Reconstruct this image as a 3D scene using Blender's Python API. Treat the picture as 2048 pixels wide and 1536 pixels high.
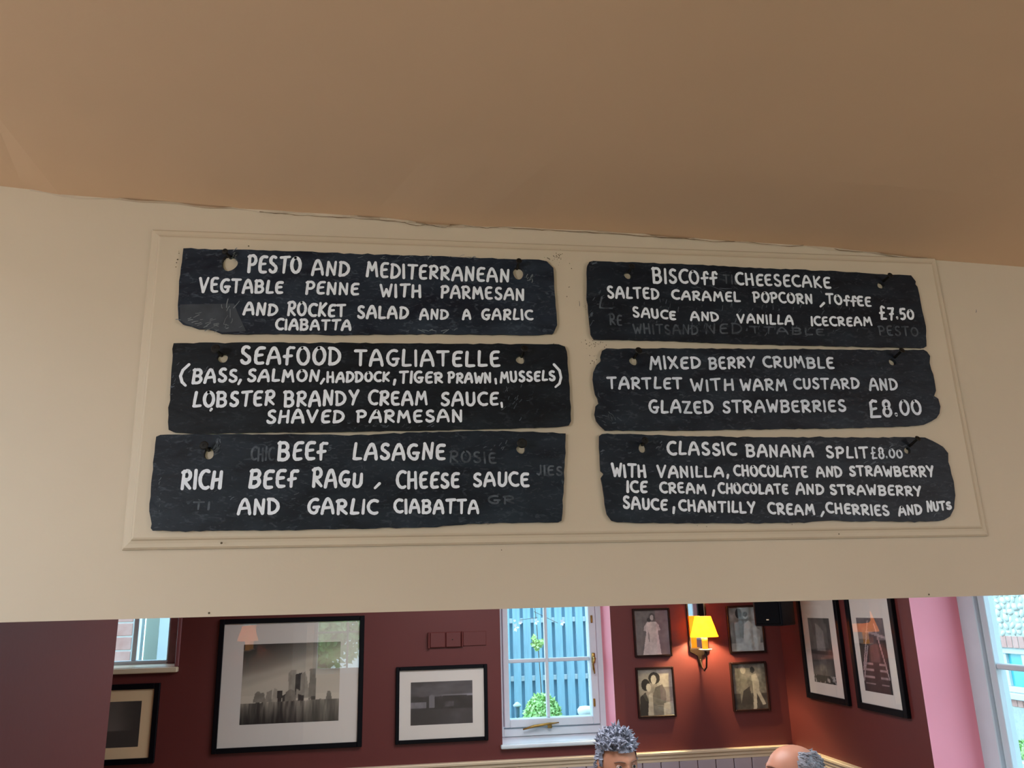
import bpy, bmesh, math, random
import numpy as np
from mathutils import Vector, Matrix
for o in list(bpy.data.objects): bpy.data.objects.remove(o, do_unlink=True)
S = bpy.context.scene
COL = S.collection
PI = math.pi

# ------------------------------------------------------------------ camera
F = 1609.18; CP = math.radians(15.417); CR = math.radians(-1.5254); CY = math.radians(8.258)
EYE = Vector((0, 0, 1.85))
fw = Vector((math.sin(CY)*math.cos(CP), math.cos(CY)*math.cos(CP), math.sin(CP)))
r0 = Vector((math.cos(CY), -math.sin(CY), 0)); u0 = r0.cross(fw)
RT = r0*math.cos(CR) + u0*math.sin(CR); UP = -r0*math.sin(CR) + u0*math.cos(CR)
cam = bpy.data.objects.new('camera', bpy.data.cameras.new('camera')); COL.objects.link(cam)
M4 = Matrix.Identity(4)
for i in range(3):
    M4[i][0] = RT[i]; M4[i][1] = UP[i]; M4[i][2] = -fw[i]; M4[i][3] = EYE[i]
cam.matrix_world = M4
cam.data.sensor_width = 36; cam.data.lens = F/2048*36; cam.data.clip_start = 0.02; cam.data.clip_end = 200
S.camera = cam

# ------------------------------------------------------------------ sky and exposure
S.view_settings.view_transform = 'Standard'; S.view_settings.look = 'None'
S.view_settings.gamma = 1; S.view_settings.use_curve_mapping = False
S.view_settings.exposure = 0.0
W = bpy.data.worlds.new('sky'); S.world = W; W.use_nodes = True
wn = W.node_tree; bgn = wn.nodes['Background']
tc = wn.nodes.new('ShaderNodeTexCoord'); sp = wn.nodes.new('ShaderNodeSeparateXYZ'); rp = wn.nodes.new('ShaderNodeValToRGB')
wn.links.new(tc.outputs['Generated'], sp.inputs[0]); wn.links.new(sp.outputs['Z'], rp.inputs[0]); wn.links.new(rp.outputs[0], bgn.inputs[0])
rp.color_ramp.elements[0].color = (0.76, 0.91, 1.0, 1); rp.color_ramp.elements[1].color = (0.48, 0.76, 1.0, 1)
bgn.inputs[1].default_value = 5.5

def light(name, kind, loc, energy, color, size=None, rot=None, size_y=None, portal=False, radius=None):
    d = bpy.data.lights.new(name, kind); d.energy = energy; d.color = color
    if kind == 'AREA':
        d.shape = 'RECTANGLE'; d.size = size; d.size_y = size_y or size
        if portal: d.cycles.is_portal = True
    if radius: d.shadow_soft_size = radius
    o = bpy.data.objects.new(name, d); COL.objects.link(o); o.location = loc
    if rot: o.rotation_euler = rot
    return o
R90 = PI/2
# daylight through the windows (portals guide the sky's light, they add none)
light('portal_back', 'AREA', (0.95, 5.2, 1.75), 1, (1, 1, 1), 0.75, (-R90, 0, 0), 1.4, True)
light('portal_right', 'AREA', (2.75, 3.0, 1.6), 1, (1, 1, 1), 1.3, (0, R90, 0), 1.3, True).rotation_euler = (R90, 0, R90)
light('portal_rear', 'AREA', (-0.7, -2.3, 1.6), 1, (1, 1, 1), 1.0, (R90, 0, 0), 1.2, True)
# unseen fill lights added to brighten both rooms, all above or behind the view
FILL_NEAR = light('fill_near_left', 'POINT', (-1.6, -0.5, 2.0), 50, (0.96, 0.97, 1.0), radius=.14)
light('fill_near_right', 'POINT', (2.3, -0.7, 2.1), 28, (0.96, 0.97, 1.0), radius=.14)
FILL_FAR = light('fill_far_room', 'AREA', (0.6, 3.3, 2.50), 44, (0.95, 0.95, 1.0), 1.2, (0, 0, 0), 1.2)

# ------------------------------------------------------------------ helpers
def at(x, y, ax, v):
    d = fw*F + RT*(x-1024) + UP*(768-y)
    i = 'XYZ'.index(ax)
    return EYE + d*((v-EYE[i])/d[i])
def atY(x, y, Y): return at(x, y, 'Y', Y)
def lin(c):
    c = c/255.0
    return c/12.92 if c <= 0.04045 else ((c+0.055)/1.055)**2.4
def rgb(r, g, b): return (lin(r), lin(g), lin(b), 1)
ORG = {}
def put(o, kw):
    for k, v in kw.items():
        if v is not None: o[k] = v
    return o
def empty(name, loc, label=None, category=None, group=None, kind=None):
    o = bpy.data.objects.new(name, None); COL.objects.link(o); o.location = loc; o.empty_display_size = 0.05
    ORG[o.name] = Vector(loc)
    return put(o, dict(label=label, category=category, group=group, kind=kind))
def obj(name, bm, mats, parent=None, smooth=False, label=None, category=None, group=None, kind=None, recalc=True):
    """bm is authored in world coordinates"""
    if recalc: bmesh.ops.recalc_face_normals(bm, faces=bm.faces)
    if parent is not None: org = ORG[parent.name]
    else:
        vs = [v.co for v in bm.verts]
        lo = [min(v[i] for v in vs) for i in range(3)]; hi = [max(v[i] for v in vs) for i in range(3)]
        org = Vector(((lo[0]+hi[0])/2, (lo[1]+hi[1])/2, lo[2]))
    for v in bm.verts: v.co -= org
    me = bpy.data.meshes.new(name); bm.to_mesh(me); bm.free()
    if not isinstance(mats, (list, tuple)): mats = [mats]
    for m in mats: me.materials.append(m)
    if smooth:
        for p in me.polygons: p.use_smooth = True
    o = bpy.data.objects.new(name, me); COL.objects.link(o)
    if parent is not None: o.parent = parent
    else: o.location = org
    ORG[o.name] = org.copy()
    return put(o, dict(label=label, category=category, group=group, kind=kind))
def instance(src, name, parent, delta, rotz=0):
    o = bpy.data.objects.new(name, src.data); COL.objects.link(o); o.parent = parent
    o.location = delta; o.rotation_euler.z = rotz; ORG[o.name] = ORG[parent.name]
    return o
def bx(bm, x0, x1, y0, y1, z0, z1, bev=0, mi=0, seg=1):
    r = bmesh.ops.create_cube(bm, size=1)
    for v in r['verts']:
        v.co = Vector((x0+(v.co.x+.5)*(x1-x0), y0+(v.co.y+.5)*(y1-y0), z0+(v.co.z+.5)*(z1-z0)))
    fs = {f for v in r['verts'] for f in v.link_faces}
    for f in fs: f.material_index = mi
    if bev:
        es = list({e for v in r['verts'] for e in v.link_edges})
        bmesh.ops.bevel(bm, geom=es, offset=bev, segments=seg, profile=0.5, affect='EDGES')
    return bm
def BX(*a, **k): return bx(bmesh.new(), *a, **k)
def tube(bm, pts, r, n=10, cap=True):
    pts = [Vector(p) for p in pts]; rs = r if isinstance(r, (list, tuple)) else [r]*len(pts)
    rings = []; prev = None
    for i, p in enumerate(pts):
        t = (pts[min(i+1, len(pts)-1)] - pts[max(i-1, 0)]).normalized()
        a = Vector((0, 0, 1)) if abs(t.z) < .9 else Vector((1, 0, 0))
        if prev is None: u = t.cross(a).normalized()
        else: u = (prev - t*prev.dot(t)).normalized()
        prev = u; w = t.cross(u)
        rings.append([bm.verts.new(p + (u*math.cos(2*PI*k/n) + w*math.sin(2*PI*k/n))*rs[i]) for k in range(n)])
    for a, b in zip(rings, rings[1:]):
        for k in range(n): bm.faces.new((a[k], a[(k+1) % n], b[(k+1) % n], b[k]))
    if cap: bm.faces.new(rings[0][::-1]); bm.faces.new(rings[-1])
    return bm
def lathe(bm, prof, c, n=24, axis='Z', closed=False):
    """prof: list of (radius, height)"""
    c = Vector(c); rings = []
    for r, h in prof:
        ring = []
        for k in range(n):
            a = 2*PI*k/n; p = Vector((r*math.cos(a), r*math.sin(a), h))
            if axis == 'Y': p = Vector((p.x, -p.z, p.y))
            ring.append(bm.verts.new(c+p))
        rings.append(ring)
    for a, b in zip(rings, rings[1:]):
        for k in range(n): bm.faces.new((a[k], a[(k+1) % n], b[(k+1) % n], b[k]))
    if closed: bm.faces.new(rings[0][::-1]); bm.faces.new(rings[-1])
    return bm
def quad(bm, pts, mi=0):
    f = bm.faces.new([bm.verts.new(Vector(p)) for p in pts]); f.material_index = mi; return f

# ------------------------------------------------------------------ materials
def mat(name, col, rough=0.6, metal=0, spec=0.5, var=0.0, vscale=6, bump=0, bscale=60, col2=None, stretch=None,
        emis=None, estr=0, trans=0, ior=1.45, alpha=1, detail=4):
    m = bpy.data.materials.new(name); m.use_nodes = True; nt = m.node_tree; b = nt.nodes['Principled BSDF']
    b.inputs['Base Color'].default_value = col; b.inputs['Roughness'].default_value = rough
    b.inputs['Metallic'].default_value = metal; b.inputs['Specular IOR Level'].default_value = spec
    b.inputs['IOR'].default_value = ior; b.inputs['Transmission Weight'].default_value = trans
    if emis: b.inputs['Emission Color'].default_value = emis; b.inputs['Emission Strength'].default_value = estr
    if var or bump or col2:
        t = nt.nodes.new('ShaderNodeTexCoord'); mp = nt.nodes.new('ShaderNodeMapping')
        nt.links.new(t.outputs['Object'], mp.inputs[0])
        if stretch: mp.inputs['Scale'].default_value = stretch
    if var or col2:
        n = nt.nodes.new('ShaderNodeTexNoise'); n.inputs['Scale'].default_value = vscale; n.inputs['Detail'].default_value = detail
        nt.links.new(mp.outputs[0], n.inputs['Vector'])
        r = nt.nodes.new('ShaderNodeValToRGB'); nt.links.new(n.outputs[0], r.inputs[0])
        c2 = col2 or tuple(min(1, c*(1+var)) for c in col[:3])+(1,)
        c1 = col if col2 else tuple(c*(1-var) for c in col[:3])+(1,)
        r.color_ramp.elements[0].color = c1; r.color_ramp.elements[1].color = c2
        r.color_ramp.elements[0].position = .3; r.color_ramp.elements[1].position = .7
        nt.links.new(r.outputs[0], b.inputs['Base Color'])
    if bump:
        n2 = nt.nodes.new('ShaderNodeTexNoise'); n2.inputs['Scale'].default_value = bscale; n2.inputs['Detail'].default_value = 5
        nt.links.new(mp.outputs[0], n2.inputs['Vector'])
        bp = nt.nodes.new('ShaderNodeBump'); bp.inputs['Strength'].default_value = bump; bp.inputs['Distance'].default_value = 0.002
        nt.links.new(n2.outputs[0], bp.inputs['Height']); nt.links.new(bp.outputs[0], b.inputs['Normal'])
    return m
CREAM = rgb(205, 188, 169)
M = {}
M['cream'] = mat('cream_wall_paint', CREAM, 0.62, var=.03, vscale=3, bump=.12, bscale=90)
M['board'] = mat('cream_board_paint', rgb(205, 188, 168), 0.5, var=.03, vscale=5, bump=.1, bscale=60)
M['ceil'] = mat('ceiling_paint', rgb(226, 193, 162), 0.8, var=.03, vscale=2, bump=.12, bscale=90)
M['caulk'] = mat('ceiling_edge_paint', rgb(204, 184, 164), 0.7, var=.05, vscale=30)
M['crack'] = mat('crack_dark', rgb(104, 82, 60), 0.9)
M['maroon'] = mat('maroon_wall_paint', rgb(92, 38, 35), 0.5, var=.05, vscale=3, bump=.1, bscale=70)
M['pink'] = mat('pink_daylit_reveal', rgb(240, 150, 164), 0.6, var=.04, vscale=3)  # maroon reveals with the strong daylight on them put into the colour
M['rail'] = mat('cream_rail_gloss', rgb(210, 192, 164), 0.35)
M['wains'] = mat('lilac_grey_board_paint', rgb(158, 146, 152), 0.45, var=.03, vscale=8)
M['wood_floor'] = mat('oak_floor', rgb(112, 92, 72), 0.4, col2=rgb(146, 124, 100), vscale=3, stretch=(14, 1, 1))
M['black'] = mat('black_frame', rgb(10, 9, 14), 0.4, spec=.15, var=.1)
M['darkwood'] = mat('dark_brown_frame', rgb(34, 16, 13), 0.4, spec=.2, var=.2, vscale=40)
M['matc'] = mat('mount_card', rgb(212, 204, 196), 0.9)
M['matcream'] = mat('cream_mount_card', rgb(228, 200, 160), 0.9)
M['white'] = mat('white_gloss_paint', rgb(196, 206, 212), 0.35, var=.03, vscale=10)
M['iron'] = mat('dark_iron', rgb(44, 32, 24), 0.4, metal=.7)
M['brass'] = mat('aged_brass', rgb(150, 120, 62), 0.35, metal=.8, var=.25, vscale=40)
M['screw'] = mat('blackened_screw', rgb(16, 14, 14), 0.5, metal=.3)
M['candle'] = mat('candle_tube', rgb(238, 190, 70), 0.5, emis=rgb(255, 170, 30), estr=.55)
M['mirror'] = mat('mirror_glass', (.9, .9, .9, 1), 0.03, metal=1)
M['speaker'] = mat('speaker_case', rgb(12, 13, 20), 0.5, spec=.15)
M['grille'] = mat('speaker_grille', rgb(9, 9, 12), 0.8, spec=.1, bump=.6, bscale=400)
M['chalk'] = mat('white_chalk_pen', rgb(232, 237, 252), 0.75, var=.05, vscale=60)
M['chalk_thin'] = mat('thin_chalk_pen', rgb(198, 208, 224), 0.75, col2=rgb(234, 238, 255), vscale=45)
M['ghost'] = mat('wiped_chalk', rgb(88, 96, 108), 0.6, col2=rgb(36, 42, 54), vscale=70)
M['smear'] = mat('pale_smear', rgb(84, 94, 108), 0.45, col2=rgb(34, 41, 52), vscale=50)
M['chip'] = mat('fresh_slate_chip', rgb(110, 118, 126), 0.6, var=.3, vscale=60)
M['dirt'] = mat('pin_holes_and_dirt', rgb(96, 84, 68), 0.9)

def slate_mat(mul):
    rgb = lambda r, g, b: (lin(r*mul), lin(g*mul), lin(b*mul), 1)
    m = mat('painted_slate', rgb(22, 27, 38), 0.42, spec=.22)
    nt = m.node_tree; b = nt.nodes['Principled BSDF']
    t = nt.nodes.new('ShaderNodeTexCoord')
    def noise(scale, st, det=5, dist=0.0):
        mp = nt.nodes.new('ShaderNodeMapping'); mp.inputs['Scale'].default_value = st
        nt.links.new(t.outputs['Object'], mp.inputs[0])
        n = nt.nodes.new('ShaderNodeTexNoise'); n.inputs['Scale'].default_value = scale
        n.inputs['Detail'].default_value = det; n.inputs['Distortion'].default_value = dist
        nt.links.new(mp.outputs[0], n.inputs['Vector']); return n
    n1 = noise(9, (1, 1, 2.4), 6, .6); n2 = noise(60, (1, 1, 2.2), 6, 1.2)
    r1 = nt.nodes.new('ShaderNodeValToRGB'); nt.links.new(n1.outputs[0], r1.inputs[0])
    r1.color_ramp.elements[0].position = .35; r1.color_ramp.elements[0].color = rgb(18, 21, 32)
    r1.color_ramp.elements[1].position = .72; r1.color_ramp.elements[1].color = rgb(38, 46, 58)
    r2 = nt.nodes.new('ShaderNodeValToRGB'); nt.links.new(n2.outputs[0], r2.inputs[0])
    r2.color_ramp.elements[0].position = .56; r2.color_ramp.elements[0].color = (0, 0, 0, 1)
    r2.color_ramp.elements[1].position = .86; r2.color_ramp.elements[1].color = (1, 1, 1, 1)
    mx = nt.nodes.new('ShaderNodeMix'); mx.data_type = 'RGBA'
    nt.links.new(r2.outputs[0], mx.inputs['Factor']); nt.links.new(r1.outputs[0], mx.inputs['A'])
    mx.inputs['B'].default_value = rgb(72, 80, 92)
    nt.links.new(mx.outputs['Result'], b.inputs['Base Color'])
    n3 = noise(35, (1, 1, 2), 6, .5); bp = nt.nodes.new('ShaderNodeBump')
    bp.inputs['Strength'].default_value = .35; bp.inputs['Distance'].default_value = .002
    nt.links.new(n3.outputs[0], bp.inputs['Height']); nt.links.new(bp.outputs[0], b.inputs['Normal'])
    return m
M['slate'] = {k: slate_mat(v) for k, v in {1: 1.2, 2: .76, 3: 1.0, 4: .9, 5: 1.0, 6: .98}.items()}
def glass_mat(name, tint=(1, 1, 1, 1), ior=1.55):
    """thin pane: clear, with the mirror reflection of glass"""
    m = bpy.data.materials.new(name); m.use_nodes = True; nt = m.node_tree
    for n in list(nt.nodes): nt.nodes.remove(n)
    out = nt.nodes.new('ShaderNodeOutputMaterial'); mx = nt.nodes.new('ShaderNodeMixShader')
    tr = nt.nodes.new('ShaderNodeBsdfTransparent'); tr.inputs[0].default_value = tint
    gl = nt.nodes.new('ShaderNodeBsdfGlossy'); gl.inputs['Roughness'].default_value = 0.0
    fr = nt.nodes.new('ShaderNodeFresnel'); geo = nt.nodes.new('ShaderNodeNewGeometry'); mr = nt.nodes.new('ShaderNodeMapRange')
    mr.inputs['To Min'].default_value = ior; mr.inputs['To Max'].default_value = 1/ior
    nt.links.new(geo.outputs['Backfacing'], mr.inputs['Value']); nt.links.new(mr.outputs['Result'], fr.inputs[0])
    nt.links.new(fr.outputs[0], mx.inputs[0]); nt.links.new(tr.outputs[0], mx.inputs[1]); nt.links.new(gl.outputs[0], mx.inputs[2])
    nt.links.new(mx.outputs[0], out.inputs[0]); return m
M['glass'] = glass_mat('picture_glass', ior=1.85); M['pane'] = glass_mat('window_glass', (.82, .97, .98, 1))
def attr_mat():
    m = bpy.data.materials.new('printed_picture'); m.use_nodes = True; nt = m.node_tree; b = nt.nodes['Principled BSDF']
    a = nt.nodes.new('ShaderNodeAttribute'); a.attribute_name = 'print'
    nt.links.new(a.outputs['Color'], b.inputs['Base Color']); b.inputs['Roughness'].default_value = .8
    return m
M['print'] = attr_mat()

# ------------------------------------------------------------------ setting: measures
YH = 1.6; HB = 1.845; YB = 4.8; XL = -2.4
XR = at(1575, 1393, 'Y', YB).x
XP = -0.82
YP = at(222, 1388, 'X', XP).y

def wall_holes(axis, p0, p1, u0_, u1_, z0, z1, holes, mats, name):
    """slab between p0 (room side) and p1 along axis; holes: (u0,u1,z0,z1)"""
    us = sorted({u0_, u1_, *[h[0] for h in holes], *[h[1] for h in holes]})
    zs = sorted({z0, z1, *[h[2] for h in holes], *[h[3] for h in holes]})
    bm = bmesh.new()
    P = (lambda u, p, z: (u, p, z)) if axis == 'Y' else (lambda u, p, z: (p, u, z))
    def solid(i, j):
        if i < 0 or j < 0 or i >= len(us)-1 or j >= len(zs)-1: return False
        uc = (us[i]+us[i+1])/2; zc = (zs[j]+zs[j+1])/2
        return not any(h[0] < uc < h[1] and h[2] < zc < h[3] for h in holes)
    for i in range(len(us)-1):
        for j in range(len(zs)-1):
            if not solid(i, j): continue
            a, b, c, d = us[i], us[i+1], zs[j], zs[j+1]
            quad(bm, [P(a, p0, c), P(b, p0, c), P(b, p0, d), P(a, p0, d)])
            quad(bm, [P(a, p1, c), P(a, p1, d), P(b, p1, d), P(b, p1, c)], 2)
            if not solid(i-1, j): quad(bm, [P(a, p0, c), P(a, p0, d), P(a, p1, d), P(a, p1, c)], 1 if i > 0 else 0)
            if not solid(i+1, j): quad(bm, [P(b, p0, c), P(b, p1, c), P(b, p1, d), P(b, p0, d)], 1 if i < len(us)-2 else 0)
            if not solid(i, j-1): quad(bm, [P(a, p0, c), P(a, p1, c), P(b, p1, c), P(b, p0, c)], 1 if j > 0 else 0)
            if not solid(i, j+1): quad(bm, [P(a, p0, d), P(b, p0, d), P(b, p1, d), P(a, p1, d)], 1 if j < len(zs)-2 else 0)
    bmesh.ops.remove_doubles(bm, verts=bm.verts, dist=1e-5)
    return obj(name, bm, mats, kind='structure')
# openings
W1 = (atY(1001, 1300, YB).x, atY(1224, 1300, YB).x, atY(1003, 1492, YB).z, 2.25)      # window with the fence
W3 = (-2.05, atY(352, 1300, YB).x, atY(345, 1333, YB).z, 2.25)                         # far left window
Y2 = at(1840, 1345, 'X', XR).y
W2 = (Y2-1.15, Y2, .95, 2.3)
M['outside'] = mat('outside_render', rgb(150, 150, 145), .9)
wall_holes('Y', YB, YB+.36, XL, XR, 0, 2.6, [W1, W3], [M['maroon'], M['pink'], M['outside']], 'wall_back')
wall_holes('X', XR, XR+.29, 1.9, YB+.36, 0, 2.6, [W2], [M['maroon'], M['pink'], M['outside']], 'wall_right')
obj('wall_left', BX(XL-.1, XL, 1.6, YB+.36, 0, 2.6), M['maroon'], kind='structure')
obj('floor', BX(-2.5, 3.2, -2.4, YB+.36, -.1, 0), M['wood_floor'], kind='structure')
obj('ceiling', BX(XL, XR+.3, 1.76, YB+.3, 2.6, 2.7), M['ceil'], kind='structure')
# header wall with the menus: front at YH, ends at eye level
wall_holes('Y', YH, YH+.16, -2.4, 3.0, HB, 3.0, [], [M['cream'], M['cream'], M['maroon']], 'wall_front').name = 'wall_front'
obj('wall_inner_left', BX(-2.4, XP, YH+.012, YP, 0, HB-.001), M['maroon'], kind='structure')
obj('wall_inner_right', BX(XR, 3.0, YH+.02, 1.9, 0, HB-.001), M['maroon'], kind='structure')
# room on the camera's side
obj('wall_near_left', BX(-2.5, -2.4, -2.3, YH, 0, 3.0), M['cream'], kind='structure')
obj('wall_near_right', BX(2.9, 3.0, -2.3, YH, 0, 3.0), M['cream'], kind='structure')
WR = (-1.12, -.22, 1.02, 2.15)
wall_holes('Y', -2.2, -2.4, -2.5, 3.0, 0, 3.0, [WR, (.7, 1.7, 1.02, 2.15)], [M['cream'], M['cream'], M['outside']], 'wall_rear')

# sloping ceiling meeting the header in a wandering line
CL = [(-700, 300), (0, 372), (60, 379), (120, 391), (200, 396), (300, 403), (420, 414), (520, 421), (640, 428), (760, 437), (860, 449),
      (960, 454), (1060, 457), (1180, 463), (1300, 471), (1420, 481), (1520, 487), (1600, 491), (1700, 501), (1790, 511),
      (1870, 520), (1960, 527), (2048, 534), (3000, 615)]
bm = bmesh.new(); rows = []
for Y in (YH+.004, YH-.012, YH-.05, YH-.3, YH-1.2, -2.3):
    row = []
    for i, (x, y) in enumerate(CL):
        p = atY(x, y, YH); a, b = atY(0, 378, YH), atY(2048, 534, YH)
        zl = a.z+(p.x-a.x)/(b.x-a.x)*(b.z-a.z); k = max(0, 1-(YH-Y)/.3)
        row.append(bm.verts.new((p.x, Y, zl+(p.z-zl)*k)))
    rows.append(row)
top = [bm.verts.new((v.co.x, v.co.y, v.co.z+.35)) for v in rows[0]]; top2 = [bm.verts.new((v.co.x, v.co.y, v.co.z+.35)) for v in rows[-1]]
for a, b in list(zip(rows, rows[1:]))+[(top, rows[0]), (rows[-1], top2), (top2, top)]:
    for i in range(len(a)-1): bm.faces.new((a[i], a[i+1], b[i+1], b[i]))
obj('ceiling_sloping', bm, M['ceil'], smooth=False, kind='structure')
# caulk fillet and the crack along the join
def ribbon(bm, pts, w, nrm=Vector((0, -1, 0))):
    pts = [Vector(p) for p in pts]; ws = w if isinstance(w, (list, tuple)) else [w]*len(pts); L = []
    for i, p in enumerate(pts):
        t = (pts[min(i+1, len(pts)-1)]-pts[max(i-1, 0)]).normalized(); s = nrm.cross(t).normalized()*ws[i]/2
        L.append((bm.verts.new(p-s), bm.verts.new(p+s)))
    for a, b in zip(L, L[1:]): bm.faces.new((a[0], b[0], b[1], a[1]))
    return bm
random.seed(4)
cx = [p for p in CL if 60 <= p[0] <= 1900]
fine = []
for (x0, y0), (x1, y1) in zip(cx, cx[1:]):
    n = max(2, int((x1-x0)/14))
    for k in range(n): fine.append((x0+(x1-x0)*k/n, y0+(y1-y0)*k/n))
bm = bmesh.new()
for i in range(len(fine)-1):
    (xa, ya), (xb, yb) = fine[i], fine[i+1]
    ha = 5+4*math.sin(xa*.013)+3*math.sin(xa*.041); hb = 5+4*math.sin(xb*.013)+3*math.sin(xb*.041)
    wa = 1.5*math.sin(xa*.05); wb = 1.5*math.sin(xb*.05)
    quad(bm, [atY(xa, ya-ha*.8, YH-.007), atY(xb, yb-hb*.8, YH-.007), atY(xb, yb+2+wb, YH-.0008), atY(xa, ya+2+wa, YH-.0008)])
obj('trim_1', bm, M['caulk'], kind='structure', smooth=True)
bm = bmesh.new()
ck = [(520, 424), (560, 427), (600, 430), (660, 434), (720, 437), (790, 442), (815, 447), (832, 452),
      (850, 449), (868, 451), (885, 455), (895, 454), (903, 450), (940, 453), (975, 456), (1000, 454), (1060, 458), (1110, 461), (1170, 464), (1240, 468), (1300, 473),
      (1380, 478), (1440, 484), (1470, 482), (1540, 489), (1580, 493), (1620, 489), (1680, 500), (1740, 506)]
cp = []
for (x0, y0), (x1, y1) in zip(ck, ck[1:]):
    for k in range(4): cp.append(atY(x0+(x1-x0)*k/4+random.uniform(-2, 2), y0+(y1-y0)*k/4+random.uniform(-.9, .9), YH-.0045))
ribbon(bm, cp, [random.uniform(.0004, .0015) for _ in cp])
obj('trim_2', bm, M['crack'], kind='structure', recalc=False)
# small nail specks on the header
bm = bmesh.new()
for x, y, r in ((443, 1086, 2.2), (418, 1226, 2), (1858, 1189, 1.8), (1678, 1068, 1.5), (497, 492, 1.4), (1003, 1100, 1.0), (355, 519, 1.6), (508, 607, 1.2), (355, 1040, 1.2)):
    c = atY(x, y, YH-.0175 if y > 470 and y < 1095 else YH-.0008)
    lathe(bm, [(0.0003, .0006), (r*.001, 0)], c, 8, 'Y')
obj('trim_3', bm, M['dirt'], kind='structure')

# ------------------------------------------------------------------ backing board
TLb, TRb, BRb, BLb = [atY(x, y, YH) for x, y in ((305, 461), (1868, 518), (1973, 1073), (245, 1101))]
board = empty('backing_board', ((TLb.x+BRb.x)/2, YH, BLb.z), 'wide cream painted backing board with moulded edge behind the six slates', 'board')
bm = bmesh.new(); prof = [(0, .002), (0.0005, .005), (.004, .0085), (.011, .0095), (.016, .011), (.0185, .0145), (.022, .016)]
cs = [TLb, TRb, BRb, BLb]; cen = sum(cs, Vector())/4; rings = []
def inset(cs, d):
    out = []
    for i in range(4):
        p, a, b = cs[i], cs[i-1], cs[(i+1) % 4]
        e1 = (a-p).normalized(); e2 = (b-p).normalized(); s = e1.cross(e2).length
        out.append(p+(e1+e2)*d/s)
    return out
for d, h in prof:
    rings.append([bm.verts.new((p.x, YH-h, p.z)) for p in inset(cs, d)])
for a, b in zip(rings, rings[1:]):
    for k in range(4): bm.faces.new((a[k], a[(k+1) % 4], b[(k+1) % 4], b[k]))
obj('moulding', bm, M['board'], board)
YBD = YH-.016
bm = bmesh.new()
ip = inset(cs, .0215); b1 = [bm.verts.new((p.x, YBD, p.z)) for p in ip]; b2 = [bm.verts.new((p.x, YH-.0016, p.z)) for p in ip]
bm.faces.new(b1); bm.faces.new(b2[::-1])
for k in range(4): bm.faces.new((b1[k], b2[k], b2[(k+1) % 4], b1[(k+1) % 4]))
obj('panel', bm, M['board'], board)
random.seed(8)
bm = bmesh.new()
for (cx0, cy0, sx, sy, n) in ((1115, 512, 9, 12, 26), (1112, 688, 8, 6, 6), (1188, 688, 16, 7, 26), (1140, 560, 6, 30, 5), (1100, 516, 10, 5, 5), (356, 520, 6, 18, 4), (1185, 720, 6, 12, 8), (1480, 1052, 200, 3, 3), (1170, 600, 3, 30, 5)):
    for _ in range(n):
        c = atY(random.gauss(cx0, sx*.6), random.gauss(cy0, sy*.6), YBD-.0004); r = random.uniform(.0005, .0013)
        lathe(bm, [(0.0002, .0003), (r, 0)], c, 6, 'Y')
obj('dirt_speckle', bm, M['dirt'], board, kind='stuff', label='dark speckles and scuffs around the slate corners')

# ------------------------------------------------------------------ hand lettering
G = {}
def arc(cx, cy, rx, ry, a0, a1, n=10):
    return [(cx+rx*math.cos(math.radians(a0+(a1-a0)*i/n)), cy+ry*math.sin(math.radians(a0+(a1-a0)*i/n))) for i in range(n+1)]
G['A'] = (.74, [[(0, 0), (.1, .45), (.26, .86), (.38, .98), (.5, .86), (.66, .4), (.72, 0)], [(.1, .36), (.64, .4)]])
G['B'] = (.62, [[(.03, 0), (.06, .98)], [(.0, .92)]+arc(.28, .73, .26, .23, 80, -70, 8)+[(.22, .5)], [(.2, .5)]+arc(.26, .26, .32, .26, 70, -90, 9)+[(.03, .02)]])
G['C'] = (.58, [arc(.42, .5, .40, .48, 62, 180, 8)+arc(.42, .5, .40, .48, 180, 300, 8)[1:]])
G['D'] = (.66, [[(.05, 0), (.05, .98)], [(.0, .95)]+arc(.12, .49, .5, .47, 80, -85, 12)+[(.02, .02)]])
G['E'] = (.52, [[(.5, .96), (.24, .96), (.08, .8), (.05, .5), (.06, .2), (.18, .02), (.5, .04)], [(.08, .5), (.42, .54)]])
G['F'] = (.52, [[(.52, .97), (.3, .98), (.17, .88), (.15, .5), (.14, 0)], [(-.02, .44), (.4, .5)]])
G['f'] = (.42, [[(.5, .82), (.42, .97), (.25, .93), (.2, .7), (.22, .3), (.2, -.06)], [(.0, .44), (.46, .5)]])
G['G'] = (.66, [arc(.4, .5, .38, .48, 66, 180, 8)+arc(.4, .5, .38, .48, 180, 275, 6)[1:]+[(.56, .12), (.6, .42)], [(.36, .42), (.68, .44)]])
G['H'] = (.64, [[(.04, 0), (.07, .98)], [(.58, 0), (.56, .98)], [(.06, .48), (.56, .52)]])
G['I'] = (.1, [[(.05, 0), (.05, .98)]])
G['J'] = (.4, [[(.36, .96), (.36, .2), (.2, 0), (.02, .12)]])
G['K'] = (.58, [[(.05, 0), (.07, .98)], [(.54, .96), (.1, .46), (.56, .02)]])
G['L'] = (.48, [[(.1, .98), (.05, .4), (.04, .04), (.2, .02), (.48, .04)]])
G['M'] = (.8, [[(.02, 0), (.12, .96), (.38, .42), (.62, .97), (.78, 0)]])
G['N'] = (.62, [[(.03, 0), (.07, .97), (.52, .04), (.58, .98)]])
G['O'] = (.66, [arc(.33, .5, .32, .48, 100, 460, 20)])
G['P'] = (.56, [[(.06, 0), (.08, .96)], [(.0, .9)]+arc(.28, .7, .27, .27, 90, -80, 9)+[(.08, .42)]])
G['R'] = (.6, [[(.05, 0), (.08, .96)], [(.0, .88)]+arc(.28, .72, .26, .25, 90, -75, 9)+[(.12, .46), (.58, .02)]])
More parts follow.
